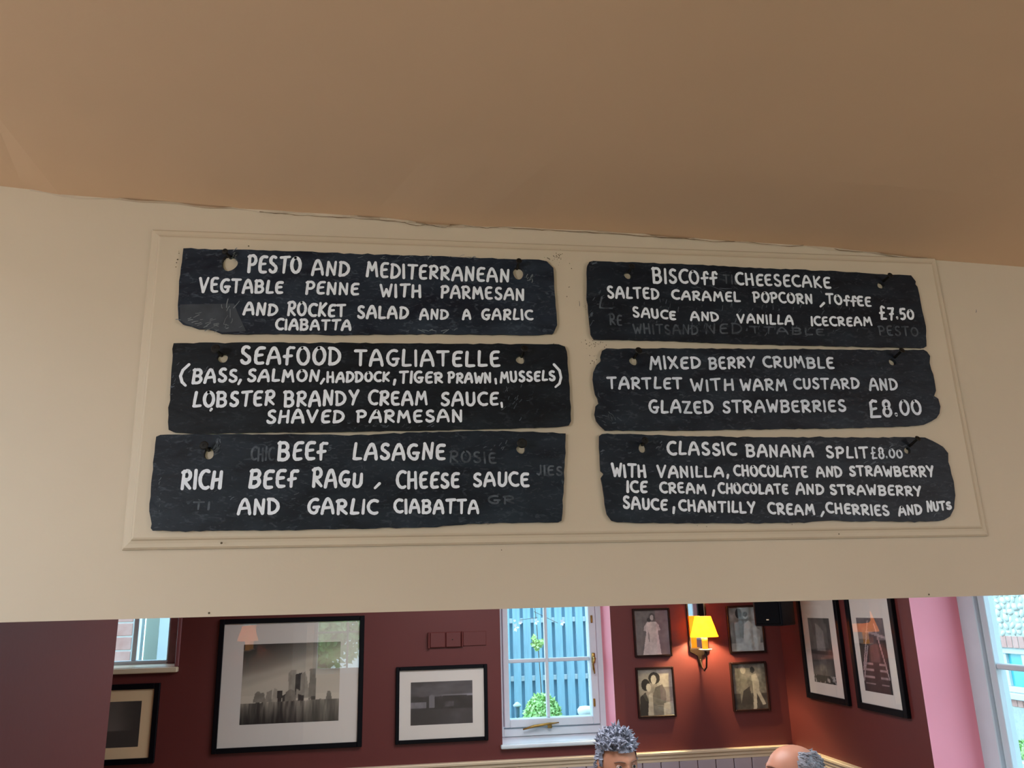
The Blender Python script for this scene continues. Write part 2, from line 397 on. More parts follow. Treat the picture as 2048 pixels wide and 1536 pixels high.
G['S'] = (.52, [arc(.3, .74, .22, .23, 50, 220, 8)+[(.2, .56), (.38, .42)]+arc(.26, .24, .24, .23, 40, -160, 8)])
G['T'] = (.62, [[(.0, .95), (.64, .98)], [(.32, .96), (.3, 0)]])
G['U'] = (.56, [[(.03, .96), (.04, .3)]+arc(.27, .27, .23, .26, 190, 350, 8)+[(.53, .3), (.52, .97)]])
G['V'] = (.66, [[(0, .97), (.3, .02), (.64, .98)]])
G['W'] = (.8, [[(0, .97), (.2, .03), (.42, .6), (.6, .03), (.8, .98)]])
G['X'] = (.6, [[(.02, .97), (.58, .02)], [(.56, .98), (.04, 0)]])
G['Y'] = (.6, [[(.0, .97), (.3, .48)], [(.58, .98), (.36, .5), (.24, -.02)]])
G['Z'] = (.56, [[(.02, .95), (.54, .96), (.04, .04), (.58, .05)]])
G['£'] = (.56, [[(.5, .9), (.34, .98), (.2, .86), (.2, .4), (.1, .04), (.3, .06), (.56, .05)], [(.04, .48), (.42, .52)]])
G['€'] = (.66, [[(.5, .93), (.3, .98), (.12, .86), (.12, .4), (.06, .03), (.66, .03)], [(.1, .46), (.46, .52)]])
G['7'] = (.52, [[(.02, .94), (.5, .95), (.3, .4), (.24, 0)], [(.16, .46), (.46, .5)]])
G['8'] = (.5, [arc(.25, .75, .2, .22, 270, -90, 12)+arc(.25, .27, .24, .26, 90, 450, 14)])
G['5'] = (.48, [[(.46, .96), (.1, .94), (.06, .56)]+arc(.2, .3, .26, .28, 100, -120, 9)])
G['0'] = (.56, [arc(.28, .5, .27, .46, 100, 460, 18)])
G['.'] = (.12, [[(.05, .14), (.06, .05)]])
G['+'] = (.5, [[(0, .5), (.5, .5)], [(.25, .2), (.25, .8)]])
def stroke(bm, pts, w, Yp, rnd):
    """round ended pen stroke lying on the plane Y=Yp; pts are (x,z)"""
    P = [Vector((p[0], p[1])) for p in pts]; Q = [P[0]]
    for a, b, c, d in zip([P[0]]+P[:-2], P[:-1], P[1:], P[2:]+[P[-1]]):     # Catmull-Rom
        sharp = len(pts) <= 6
        for t in ((.5, 1) if not sharp else (1,)):
            if t == 1: Q.append(c)
            else: Q.append(((b*2)+(c-a)*t+(a*2-b*5+c*4-d)*t*t+(-a+b*3-c*3+d)*t**3)*.5)
    P = Q; n = len(P); ws = [w*rnd.uniform(.9, 1.08) for _ in P]; ws[-1] *= .85
    cuts = [i for i in range(1, n-1) if (P[i]-P[i-1]).angle(P[i+1]-P[i], 0) > .7]
    if cuts:
        for i, j in zip([0]+cuts, cuts+[n-1]): stroke(bm, [tuple(v) for v in P[i:j+1]], w, Yp-.000004*i, rnd)
        return
    cuts = [i for i in range(1, n-1) if (P[i]-P[i-1]).angle(P[i+1]-P[i], 0) > .7]
    if cuts:
        for i, j in zip([0]+cuts, cuts+[n-1]): stroke(bm, [tuple(v) for v in P[i:j+1]], w, Yp-.000004*i, rnd)
        return
    cuts = [i for i in range(1, n-1) if (P[i]-P[i-1]).angle(P[i+1]-P[i], 0) > .7]
    if cuts:
        for i, j in zip([0]+cuts, cuts+[n-1]): stroke(bm, [tuple(v) for v in P[i:j+1]], w, Yp-.000004*i, rnd)
        return
    cuts = [i for i in range(1, n-1) if (P[i]-P[i-1]).angle(P[i+1]-P[i], 0) > .7]
    if cuts:
        for i, j in zip([0]+cuts, cuts+[n-1]): stroke(bm, [tuple(v) for v in P[i:j+1]], w, Yp-.000004*i, rnd)
        return
    cuts = [i for i in range(1, n-1) if (P[i]-P[i-1]).angle(P[i+1]-P[i], 0) > .7]
    if cuts:
        for i, j in zip([0]+cuts, cuts+[n-1]): stroke(bm, [tuple(v) for v in P[i:j+1]], w, Yp-.000004*i, rnd)
        return
    cuts = [i for i in range(1, n-1) if (P[i]-P[i-1]).angle(P[i+1]-P[i], 0) > .7]
    if cuts:
        for i, j in zip([0]+cuts, cuts+[n-1]): stroke(bm, [tuple(v) for v in P[i:j+1]], w, Yp-.000004*i, rnd)
        return
    L = []
    for i, p in enumerate(P):
        d1 = (P[i]-P[i-1]).normalized() if i else None; d2 = (P[i+1]-P[i]).normalized() if i < n-1 else None
        t = (d1+d2) if d1 and d2 else (d1 or d2)
        sh = 1
        if d1 and d2:
            co = max(-1, min(1, d1.dot(d2)))
            if t.length < .3: t = d2
            sh = min(1.5, 1/max(.5, math.cos(math.acos(co)/2)))
        t = t.normalized(); s = Vector((-t.y, t.x))*ws[i]/2*sh
        L.append((bm.verts.new((p.x+s.x, Yp, p.y+s.y)), bm.verts.new((p.x-s.x, Yp, p.y-s.y))))
    for a, b in zip(L, L[1:]): bm.faces.new((a[0], a[1], b[1], b[0]))
    caps = [0, n-1]+[i for i in range(1, n-1) if (P[i]-P[i-1]).angle(P[i+1]-P[i], 0) > .6]
    for i in caps:
        c = bm.verts.new((P[i].x, Yp-.00003, P[i].y)); r = ws[i]/2
        ring = [bm.verts.new((P[i].x+r*math.cos(k*PI/5), Yp-.00003, P[i].y+r*math.sin(k*PI/5))) for k in range(10)]
        for k in range(10): bm.faces.new((c, ring[k], ring[(k+1) % 10]))
def word(parent, txt, x0, x1, yb0, yb1, h0, h1, Yp, material, seed, wide=None, name='lettering'):
    rnd = random.Random(seed); bm = bmesh.new()
    gap = .27; tot = sum(G[c][0] for c in txt)+gap*(len(txt)-1)
    x = 0; k = 0; wm = wide or (3.4+.078*(h0+h1)/2)
    x0 += wm*.45; x1 -= wm*.45; yb0 -= wm*.42; yb1 -= wm*.42; h0 -= wm*.84; h1 -= wm*.84
    for c in txt:
        wd, st = G[c]
        u = x/tot; h = h0+(h1-h0)*u; jy = rnd.uniform(-.03, .03)*h; sl = rnd.uniform(-.05, .07); sc = rnd.uniform(.95, 1.05); wig = rnd.uniform(-.04, .04)
        for poly in st:
            out = []
            for (gx, gy) in poly:
                gx2 = gx+sl*gy; gy2 = gy*sc+wig*gx
                px = x0+(x1-x0)*(x+gx2)/tot; uu = (x+gx)/tot
                py = yb0+(yb1-yb0)*uu-gy2*h+jy
                # letters stand square to the slate: lean with the vertical lines of the wall
                px += (py-(yb0+yb1)/2)*(px-845)/5700
                p = atY(px, py, Yp); out.append((p.x, p.z))
            wpx = wm*rnd.uniform(.95, 1.05)
            stroke(bm, out, wpx*YH/F*1.04, Yp-.00001*k, rnd); k += 1
        x += wd+gap
    return obj(name, bm, material, parent, recalc=False)
def mark(parent, pts, w, Yp, material, seed=1):
    bm = bmesh.new(); stroke(bm, [(atY(x, y, Yp).x, atY(x, y, Yp).z) for x, y in pts], w*YH/F, Yp, random.Random(seed))
    return obj('lettering', bm, material, parent, recalc=False)

# ------------------------------------------------------------------ slates
YS = YBD-.008      # front face of a slate
def slate(name_label, outline, holes, seed):
    rnd = random.Random(seed)
    pts = [atY(x, y, YS) for x, y in outline]
    c = sum(pts, Vector())/len(pts)
    root = empty('slate_menu_board', (c.x, YBD, min(p.z for p in pts)), name_label, 'sign', 'slate menu boards on the backing board')
    # subdivide the outline and roughen it a little
    P = []
    for a, b in zip(pts, pts[1:]+pts[:1]):
        n = max(1, int((b-a).length/.012))
        for k in range(n):
            q = a.lerp(b, k/n)
            if k: q = q+Vector((rnd.gauss(0, .0005), 0, rnd.gauss(0, .0005)))
            P.append(q)
    bm = bmesh.new()
    def ringv(P, Y, off=0):
        n = len(P); out = []
        for i, p in enumerate(P):
            t = (P[(i+1) % n]-P[i-1]); s = Vector((t.z, 0, -t.x)).normalized()*off
            out.append(bm.verts.new((p.x+s.x, Y, p.z+s.z)))
        return out
    area = sum(a.x*b.z-b.x*a.z for a, b in zip(P, P[1:]+P[:1])); sg = -1 if area > 0 else 1
    offs = [sg*rnd.uniform(.0006, .0022) for _ in P]
    def ringo(Y, k):
        n = len(P); out = []
        for i, p in enumerate(P):
            t = (P[(i+1) % n]-P[i-1]); s = Vector((t.z, 0, -t.x)).normalized()*(-offs[i]*k)
            out.append(bm.verts.new((p.x-s.x, Y, p.z-s.z)))
        return out
    f0 = ringo(YS, -1.0); f1 = ringo(YS+.0018, 0); f2 = ringo(YBD-.0002, 0)
    for a, b in ((f0, f1), (f1, f2)):
        for k in range(len(a)): bm.faces.new((a[k], a[(k+1) % len(a)], b[(k+1) % len(a)], b[k]))
    edges = [bm.edges.get((f0[k], f0[(k+1) % len(f0)])) for k in range(len(f0))]
    hr = []
    for (hx, hy, rx, ry, *an) in holes:
        cc = atY(hx, hy, YS); k0 = YH/F; fr = []; bk = []; n = 18; ang = an[0] if an else 0
        for k in range(n):
            a = 2*PI*k/n; wob = 1+.05*math.sin(3*a+hx)
            dx = rx*math.cos(a)*wob; dz = ry*math.sin(a)*wob
            dx, dz = dx*math.cos(ang)-dz*math.sin(ang), dx*math.sin(ang)+dz*math.cos(ang)
            fr.append(bm.verts.new((cc.x+dx*k0, YS, cc.z+dz*k0))); bk.append(bm.verts.new((cc.x+dx*k0*.9, YBD-.0002, cc.z+dz*k0*.9)))
        for k in range(n): bm.faces.new((fr[k], bk[k], bk[(k+1) % n], fr[(k+1) % n]))
        edges += [bm.edges.get((fr[k], fr[(k+1) % n])) for k in range(n)]
    r = bmesh.ops.triangle_fill(bm, edges=edges, use_beauty=True, use_dissolve=False, normal=(0, -1, 0))
    obj('slate', bm, M['slate'][seed], root)
    return root
def screw(hole, head, r=5.5):
    """long screw driven into the board through the top of a hole, its head standing proud"""
    # depth of the head so that it projects where the photograph shows it
    base = atY(hole[0], hole[1], YBD); d = .034
    hd = atY(head[0], head[1], YBD-d)
    t = empty('screw', hd, None, None)
    bm = bmesh.new(); tube(bm, [base+Vector((0, .004, 0)), hd], [.0034, .0026], 8); obj('shaft', bm, M['screw'], t)
    dirv = (hd-base).normalized(); r = r*.0012
    bm = bmesh.new(); q = dirv.to_track_quat('Z', 'Y').to_matrix()
    for v in lathe(bm, [(.0002, .0012), (r*.25, .0012), (r*.3, .0018), (r*.8, .0016), (r, .0004), (r*.9, -.0006), (.002, -.003)], (0, 0, 0), 14).verts: v.co = hd+q@v.co
    obj('head', bm, M['screw'], t, smooth=False)
    return t
SL = {}
SL[1] = slate('top left slate, chalked with the pesto and mediterranean pasta dish',
 [(368,498),(452,500),(600,504),(700,508),(889,514),(1078,521),(1093,523),(1106,536),(1108,587),(1113.5,650),(1106,667),(1065,669),(893,667),(700,668),(586,667),(442,666),(430,661),(416,657),(397,657),(381,651),(367,648),(358,640),(357,624),(360,562),(366,511)],
 [(459,526,16,17.5,-.25),(1037,546,12,14.5)], 1)
SL[2] = slate('middle left slate, chalked with the seafood tagliatelle dish',
 [(347.7,687),(463,686),(720,687),(935,689),(1117,690),(1129,694),(1132,704),(1136,750),(1139,799),(1140.6,842),(1137,850),(1117,853),(935,858),(720,862),(525,864),(381.5,866),(349,864),(338.5,859),(337,844),(342.5,772)],
 [(445,716,10.5,9.5),(1041,719,9.5,9.5)], 2)
SL[3] = slate('bottom left slate, chalked with the beef lasagne dish',
 [(313,873.6),(321,871),(452,869),(710,871),(839,866),(968,863),(1054,864),(1130,868),(1127,957),(1122.5,1041),(1116,1044),(1011,1044.5),(925,1047.6),(860,1053),(710,1056),(495,1060),(344.5,1061),(306,1059.5),(303.6,1056),(305,1047.6),(302.5,1034.7),(300.4,1022),(303.6,979),(307,925),(311,904),(312,889)],
 [(417.5,907,9,12),(1042,898,9.5,9.5)], 3)
SL[4] = slate('top right slate, chalked with the cheesecake dessert at £7.50',
 [(1187,523.5),(1395,530),(1490,536),(1661,543),(1776,550.5),(1822,551.4),(1831,563),(1830,568.5),(1834,574),(1837.5,591),(1839.5,603),(1846,633),(1851,652),(1852,692),(1846,695),(1490,686.6),(1340.7,680.7),(1189,678),(1182.6,668),(1179,635.5),(1177,608),(1174.5,597.6),(1175,572),(1175,532.5),(1180,525)],
 [(1256,550.6,8.5,8.5),(1762,570.5,9,8)], 4)
SL[5] = slate('middle right slate with chipped ends, chalked with the mixed berry tartlet',
 [(1213,697.5),(1510,699),(1700,700.6),(1847,701),(1853,704),(1859.5,712),(1858.5,725.7),(1862,739),(1868,760),(1871,781),(1867,792),(1875.6,798),(1879.5,813),(1878.5,826.6),(1872,835),(1862,842),(1847,848.5),(1815,852),(1700,855),(1510,857.5),(1350.7,860),(1211.5,860),(1200.7,850),(1193.5,841),(1190,828),(1192.6,813.7),(1198.5,806.5),(1196,795.6),(1191.7,788),(1189,776),(1186.6,757.7),(1188,743),(1193.5,730.6),(1201.6,724),(1203,718),(1201.6,712.5),(1205,702.6)],
 [(1267.6,721.5,9.5,10),(1785,724,9,7.5,-.5)], 5)
SL[6] = slate('bottom right slate with rounded right end, chalked with the banana split',
 [(1215,868),(1395,874),(1530,875.4),(1725,876),(1850,876),(1866,883),(1885.5,895),(1895,906.6),(1896,924),(1899,934),(1906,963),(1909,990.6),(1907,1016),(1899,1031.6),(1887.5,1039.5),(1862,1042),(1692,1042),(1678.5,1040),(1639,1041),(1608,1044),(1530,1045),(1365.5,1045),(1235.7,1044),(1224.5,1041),(1215,1028),(1210.6,1007.7),(1206,970.6),(1203,956),(1208,950),(1208,946.5),(1202,941),(1201,924),(1199.5,896),(1199.5,873),(1204,869.5)],
 [(1285,896,8,10.5),(1815,901,7.5,7.5,.5)], 6)
POS = ('upper left corner of the top left slate', 'upper right corner of the top left slate', 'upper left corner of the middle left slate', 'upper right corner of the middle left slate',
       'upper left corner of the bottom left slate', 'upper right corner of the bottom left slate', 'upper left corner of the top right slate', 'upper right corner of the top right slate',
       'upper left corner of the middle right slate', 'upper right corner of the middle right slate', 'upper left corner of the bottom right slate', 'upper right corner of the bottom right slate')
for i, (h, hd, r) in enumerate((((462, 516), (450, 503), 5.2), ((1034, 538), (1038, 522), 5.5), ((444, 712), (431, 697), 7.5), ((1043, 714), (1049, 697), 6.5),
      ((418, 901), (408, 891), 7), ((1042, 892), (1044, 886.5), 8.5), ((1257, 545), (1264, 533), 5.5), ((1762, 567), (1780.4, 550.5), 5.5),
      ((1268, 716), (1277.5, 701), 6.5), ((1785, 720), (1804, 701), 6), ((1285, 890), (1290, 880.6), 6), ((1814, 898), (1835.7, 877), 5.5))):
    s = screw(h, hd, r); s['label'] = 'long black screw through the hole at the '+POS[i]; s['category'] = 'screw'; s['group'] = 'screws holding the slates'
YT = YS-.0006
def words(k, L, material):
    for i, (t, *a) in enumerate(L): word(SL[k], t, *a, YT, material, k*100+i)
def commas(k, L, material):
    for i, pts in enumerate(L): mark(SL[k], pts, 5.5, YT, material, i)
CH = M['chalk']; CT = M['chalk_thin']
words(1, [('PESTO', 493, 603, 547, 549, 38, 36), ('AND', 622, 700, 552, 553, 33, 31), ('MEDITERRANEAN', 731, 1020, 555, 566, 34, 29),
 ('VEGTABLE', 396, 567, 586, 588, 33, 27), ('PENNE', 609, 719, 589, 592, 29, 27), ('WITH', 759, 844, 595, 596, 28, 28), ('PARMESAN', 880, 1050, 597, 602, 29, 26),
 ('AND', 485, 556, 631, 632, 27, 27), ('ROCKET', 573, 692, 633, 635, 31, 28), ('SALAD', 713, 818, 638, 639, 28, 28), ('AND', 838, 898, 640, 640, 24, 22), ('A', 924, 943, 640, 640, 22, 22),
 ('GARLIC', 962, 1067, 641, 641, 24, 23), ('CIABATTA', 549, 703, 661, 662, 25, 23)], CH)
words(2, [('SEAFOOD', 479, 683, 730, 732, 39, 39), ('TAGLIATELLE', 708, 1002, 733, 735, 36, 34), ('BASS', 383, 475, 768, 765, 33, 28), ('SALMON', 493, 639, 765, 764, 28, 26),
 ('HADDOCK', 652, 780, 766, 764, 24, 22), ('TIGER', 797, 887, 768, 767, 27, 24), ('PRAWN', 895, 984, 767, 767, 24, 23), ('MUSSELS', 999, 1112, 767, 762, 24, 23),
 ('LOBSTER', 384, 550, 816, 812, 35, 32), ('BRANDY', 567, 718, 815, 811, 34, 32), ('CREAM', 735, 856, 811, 812, 32, 30), ('SAUCE', 880, 998, 813, 812, 31, 28),
 ('SHAVED', 531, 689, 848, 846, 29, 28), ('PARMESAN', 712, 927, 846, 845, 28, 27)], CH)
commas(2, [[(481, 760), (477, 768)], [(648, 758), (642, 767)], [(790, 760), (788, 769)], [(991, 758), (992, 767)], [(1003, 806), (1004, 814)],
 [(378, 729), (366, 740), (361, 752), (364, 764), (371, 771)], [(1108, 729), (1119, 741), (1122, 755), (1119, 767), (1111, 774)], [(423, 818), (421, 821)]], CH)
words(3, [('BEEF', 554, 657, 922, 921, 43, 38), ('LASAGNE', 704, 892, 921, 921, 37, 35), ('RICH', 360, 444, 979, 979, 42, 39), ('BEEF', 496, 597, 978, 976, 41, 37), ('RAGU', 623, 725, 976, 976, 41, 30),
 ('CHEESE', 791, 920, 979, 976, 38, 31), ('SAUCE', 945, 1060, 975, 974, 31, 30), ('AND', 474, 560, 1030, 1030, 34, 33), ('GARLIC', 613, 756, 1030, 1029, 34, 32), ('CIABATTA', 787, 959, 1028, 1028, 31, 30)], CH)
commas(3, [[(759, 967), (750, 976)]], CH)
words(4, [('BISCOff', 1305, 1435, 568, 570, 34, 28), ('CHEESECAKE', 1471, 1663, 571, 578, 27, 25), ('SALTED', 1214, 1320, 597, 600, 27, 24), ('CARAMEL', 1343, 1482, 600, 605, 21, 22),
 ('POPCORN', 1506, 1627, 606, 609, 25, 22), ('TOffEE', 1652, 1744, 609, 615, 23, 21), ('£7.50', 1759, 1830, 641, 641, 31, 22), ('SAUCE', 1265, 1353, 635, 641, 23, 20), ('AND', 1380, 1440, 642, 644, 20, 21),
 ('VANILLA', 1474, 1588, 647, 651, 21, 22), ('ICECREAM', 1621, 1746, 653, 653, 22, 20)], CH)
commas(4, [[(1648, 606), (1641, 613)]], CH)
words(5, [('MIXED', 1298, 1404, 740, 738, 29, 26), ('BERRY', 1417, 1512, 740, 735, 27, 23), ('CRUMBLE', 1526, 1670, 736, 738, 25, 25), ('TARTLET', 1214, 1366, 779, 779, 27, 25), ('WITH', 1381, 1470, 784, 782, 27, 25),
 ('WARM', 1480, 1575, 783, 782, 26, 25), ('CUSTARD', 1587, 1721, 779, 779, 24, 24), ('AND', 1738, 1798, 782, 782, 26, 26), ('GLAZED', 1297, 1429, 827, 828, 29, 27), ('STRAWBERRIES', 1444, 1694, 827, 824, 27, 26),
 ('€8.00', 1738, 1847, 837, 832, 38, 32)], CT)
words(6, [('CLASSIC', 1334, 1474, 911, 912, 30, 27), ('BANANA', 1492, 1629, 915, 915, 27, 25), ('SPLIT', 1652, 1739, 917, 917, 26, 24), ('WITH', 1223, 1294, 955, 956, 30, 27), ('VANILLA', 1313, 1449, 957, 955, 27, 22),
 ('CHOCOLATE', 1467, 1617, 953, 956, 24, 25), ('AND', 1632, 1687, 955, 955, 23, 23), ('STRAWBERRY', 1698, 1871, 953, 955, 23, 24), ('ICE', 1252, 1296, 986, 986, 25, 25), ('CREAM', 1319, 1414, 987, 988, 25, 21),
 ('CHOCOLATE', 1436, 1578, 988, 989, 23, 22), ('AND', 1591, 1650, 990, 990, 25, 21), ('STRAWBERRY', 1660, 1845, 990, 993, 22, 22), ('SAUCE', 1245, 1336, 1018, 1022, 27, 23), ('CHANTILLY', 1357, 1512, 1023, 1028, 25, 24),
 ('CREAM', 1536, 1631, 1029, 1031, 25, 22), ('CHERRIES', 1652, 1780, 1027, 1033, 23, 23), ('AND', 1796, 1847, 1033, 1029, 21, 22), ('NUTS', 1853, 1905, 1025, 1019, 24, 16)], CH)
word(SL[6], '£8.00', 1742, 1807, 919, 917, 27, 17, YT, CT, 77, wide=4)
commas(6, [[(1456, 950), (1455, 956)], [(1428, 981), (1426, 991)], [(1348, 1015), (1347, 1026)], [(1647, 1024), (1643, 1032)]], CH)
# wiped earlier writing
YG = YS-.0003
for k, t, x0, x1, y0, y1, h0, h1 in ((4, 'PESTO', 1758, 1838, 671, 674, 22, 20), (4, 'RE', 1219, 1245, 650, 652, 26, 22), (4, 'WHITSAND', 1266, 1398, 668, 670, 22, 21), (4, 'NED', 1410, 1486, 668, 669, 22, 24),
      (4, 'TTABLE', 1500, 1650, 667, 672, 16, 16), (4, 'TIL', 1446, 1480, 568, 570, 20, 20), (4, 'L', 1196, 1226, 618, 620, 26, 26), (3, 'ROSIE', 898, 994, 925, 928, 26, 24), (3, 'JIES', 1072, 1126, 951, 952, 22, 20),
      (3, 'CHIC', 500, 548, 922, 922, 30, 30), (3, 'GR', 975, 1030, 1008, 1008, 18, 18), (3, 'TI', 385, 420, 1020, 1020, 18, 18)):
    word(SL[k], t, x0, x1, y0, y1, h0, h1, YG, M['ghost'], k*7+x0, wide=3.8, name='wiped_writing')
# chips and scuffs
def scuffs(k, L, m, seed, name='scuff_marks'):
    rnd = random.Random(seed); bm = bmesh.new()
    for (cx0, cy0, sx, sy, n, ln, ang) in L:
        for _ in range(n):
            x = rnd.gauss(cx0, sx*.5); y = rnd.gauss(cy0, sy*.5); a = math.radians(ang+rnd.gauss(0, 18)); l = ln*rnd.uniform(.4, 1.2)
            p = [(x-l*math.cos(a)/2, y+l*math.sin(a)/2), (x+rnd.uniform(-1, 1), y+rnd.uniform(-1, 1)), (x+l*math.cos(a)/2, y-l*math.sin(a)/2)]
            stroke(bm, [(atY(u, v, YG).x, atY(u, v, YG).z) for u, v in p], rnd.uniform(.6, 1.9)*YH/F, YG-rnd.uniform(0, .0001), rnd)
    obj(name, bm, m, SL[k], recalc=False, kind='stuff')
scuffs(1, [(400, 640, 50, 10, 14, 12, 10), (455, 622, 20, 30, 8, 16, 80), (870, 514, 150, 3, 14, 10, 5), (872, 661, 60, 3, 8, 12, 8), (1060, 556, 6, 10, 8, 8, 60), (470, 508, 6, 10, 8, 8, 60), (440, 655, 30, 8, 10, 10, 20)], M['chip'], 1)
scuffs(3, [(432, 896, 9, 12, 22, 10, 70), (660, 895, 10, 8, 6, 8, 10), (500, 1000, 120, 16, 16, 9, 20), (1000, 890, 30, 12, 8, 7, 40), (950, 1045, 60, 3, 6, 9, 8), (320, 990, 8, 50, 6, 6, 80), (1125, 963, 3, 6, 4, 7, 60)], M['smear'], 3)
scuffs(2, [(345, 780, 4, 60, 8, 6, 60), (770, 850, 200, 6, 20, 9, 20), (1030, 800, 30, 30, 16, 9, 60), (400, 740, 30, 20, 8, 7, 60), (640, 705, 60, 12, 8, 9, 30)], M['smear'], 2)
scuffs(4, [(1500, 615, 260, 14, 40, 9, 80), (1700, 600, 80, 20, 12, 8, 70), (1184, 630, 5, 20, 8, 8, 50), (1200, 600, 10, 20, 10, 8, 40), (1450, 575, 180, 3, 10, 22, 3), (1440, 650, 160, 18, 26, 8, 80), (1640, 660, 120, 12, 14, 8, 40), (1188, 526, 6, 2, 4, 9, 10)], M['smear'], 4)
scuffs(5, [(1222, 838, 22, 10, 16, 10, -30), (1198, 790, 4, 6, 6, 6, -50), (1372, 791, 14, 3, 7, 7, 5), (1868, 795, 3, 6, 4, 6, -40), (1560, 750, 80, 3, 4, 6, 20)], M['smear'], 5)
scuffs(6, [(1320, 895, 12, 12, 8, 5, 40), (1480, 940, 200, 40, 40, 7, 5), (1640, 885, 100, 6, 20, 9, 8), (1780, 892, 30, 8, 14, 12, 20), (1204, 900, 5, 8, 4, 9, 10), (1560, 1030, 200, 6, 22, 8, 10), (1880, 1030, 10, 6, 6, 8, 20), (1740, 925, 20, 4, 8, 9, 15)], M['smear'], 6)
# pale worn corner patch low on the first slate
bm = bmesh.new(); pp = [(360, 609), (468, 607), (475, 625), (492, 662), (445, 665), (430, 660), (398, 656), (372, 648), (360, 640)]
bm.faces.new([bm.verts.new(atY(x, y, YS-.0002)) for x, y in pp]); M['patch'] = mat('worn_slate_patch', rgb(44, 52, 64), .35, col2=rgb(60, 68, 80), vscale=30)
obj('worn_patch', bm, M['patch'], SL[1], recalc=False, label='paler worn patch with creased edges')
#PART2
# ------------------------------------------------------------------ rails and boarding of the far room
zr = atY(1272, 1505, YB).z
def rail_profile(bm, a, b, out, zt):
    """moulded rail from a to b (x,y), out = outward (x,y)"""
    pr = [(0, -.055), (.012, -.055), (.014, -.04), (.022, -.034), (.024, -.02), (.034, -.014), (.036, -.004), (.032, 0), (0, 0)]
    R = [[bm.verts.new((p[0]+out[0]*d, p[1]+out[1]*d, zt+h)) for d, h in pr] for p in (a, b)]
    for k in range(len(pr)-1): bm.faces.new((R[0][k], R[0][k+1], R[1][k+1], R[1][k]))
    for r in R: bm.faces.new(r)
bm = bmesh.new(); rail_profile(bm, (XL, YB), (XR, YB), (0, -1), zr); obj('trim_4', bm, M['rail'], kind='structure')
bm = bmesh.new(); rail_profile(bm, (XR, YB), (XR, 1.9), (-1, 0), zr); obj('trim_5', bm, M['rail'], kind='structure')
def wains(name, n, x0, along, label):
    root = empty(name, (x0[0], x0[1], 0), kind='structure')
    bm = BX(x0[0]+(.002 if along == 'X' else -.013), x0[0]+(.106 if along == 'X' else -.001), x0[1]-(.013 if along == 'X' else .106), x0[1]-(.001 if along == 'X' else .002), 0.0, zr-.055, bev=.004)
    first = obj('board', bm, M['wains'], root)
    for k in range(1, n): instance(first, 'board', root, (.108*k, 0, 0) if along == 'X' else (0, -.108*k, 0))
wains('trim_6', 43, (XL, YB), 'X', ''); wains('trim_7', 26, (XR, YB), 'Y', '')

# ------------------------------------------------------------------ windows
def rect_bars(bm, axis, p0, p1, a0, a1, z0, z1, w, wb=None):
    wb = wb or w
    for (u0, u1, v0, v1) in ((a0, a0+w, z0, z1), (a1-w, a1, z0, z1), (a0+w, a1-w, z0, z0+wb), (a0+w, a1-w, z1-w, z1)):
        if axis == 'Y': bx(bm, u0, u1, p0, p1, v0, v1, .004)
        else: bx(bm, p0, p1, u0, u1, v0, v1, .004)
# window_1: casement in a deep reveal, fence outside
YW = 5.06
g = [atY(x, y, YW) for x, y in ((1015.5, 1330), (1178, 1330), (1100, 1434), (1093, 1330), (1100, 1319.5))]
w1 = empty('window_1', ((W1[0]+W1[1])/2, YW, W1[2]), kind='structure')
zb = atY(1100, 1447, YW-.02).z; gz = g[2].z
gx0, gx1 = g[0].x, g[1].x
ox1 = atY(1197, 1330, YW).x
bm = bmesh.new(); rect_bars(bm, 'Y', YW-.03, YW+.06, W1[0]-.03, max(ox1, W1[1]-.001) if False else W1[1]+.0, W1[2]+.0, W1[3]+.05, .001) ; bm.free()
bm = bmesh.new()
zf0 = atY(1100, 1470, YW-.03).z
for (u0, u1, v0, v1) in ((W1[0]-.02, gx0-.035, zf0, 2.3), (gx1+.045, W1[1]+.03, zf0, 2.3), (gx0-.035, gx1+.045, zf0, zf0+.045)): bx(bm, u0, u1, YW-.03, YW+.06, v0, v1, .003)
obj('window_frame', bm, M['white'], w1)
bm = bmesh.new(); zs = zf0+.05
for (u0, u1, v0, v1) in ((gx0-.033, gx0, zs, 2.3), (gx1, gx1+.043, zs, 2.3), (gx0, gx1, zs, gz)): bx(bm, u0, u1, YW-.045, YW+.03, v0, v1, .004)
obj('casement', bm, M['white'], w1)
mx_ = g[3].x; mz = g[4].z
bm = bmesh.new(); bx(bm, mx_-.009, mx_+.009, YW-.02, YW+.02, gz, 2.3, .003); obj('glazing_bar', bm, M['white'], w1)
bm = bmesh.new(); bx(bm, gx0, mx_-.009, YW-.02, YW+.02, mz-.011, mz+.011, .004); obj('glazing_bar', bm, M['white'], w1)
bm = bmesh.new(); bx(bm, mx_+.009, gx1, YW-.02, YW+.02, mz-.011, mz+.011, .004); obj('glazing_bar', bm, M['white'], w1)
for (u0, u1, v0, v1) in ((gx0, mx_, gz, mz), (mx_, gx1, gz, mz), (gx0, mx_, mz, 2.3), (mx_, gx1, mz, 2.3)):
    bm = bmesh.new(); quad(bm, [(u0, YW+.005, v0), (u1, YW+.005, v0), (u1, YW+.005, v1), (u0, YW+.005, v1)]); obj('pane', bm, M['pane'], w1, recalc=False)
bm = bmesh.new(); zsl = atY(1003, 1491, YB-.03).z
bx(bm, W1[0]-.012, W1[1]+.012, YB-.03, YB+.002, zsl-.022, zsl, .008, seg=3); bx(bm, W1[0], W1[1], YB, YW-.01, zsl-.02, zsl+.001)
obj('window_sill', bm, M['white'], w1)
YHd = YW-.05
bm = bmesh.new(); p = atY(1186.5, 1316, YHd)
bx(bm, p.x-.01, p.x+.01, YHd-.012, YHd+.01, p.z-.03, p.z+.03, .004)
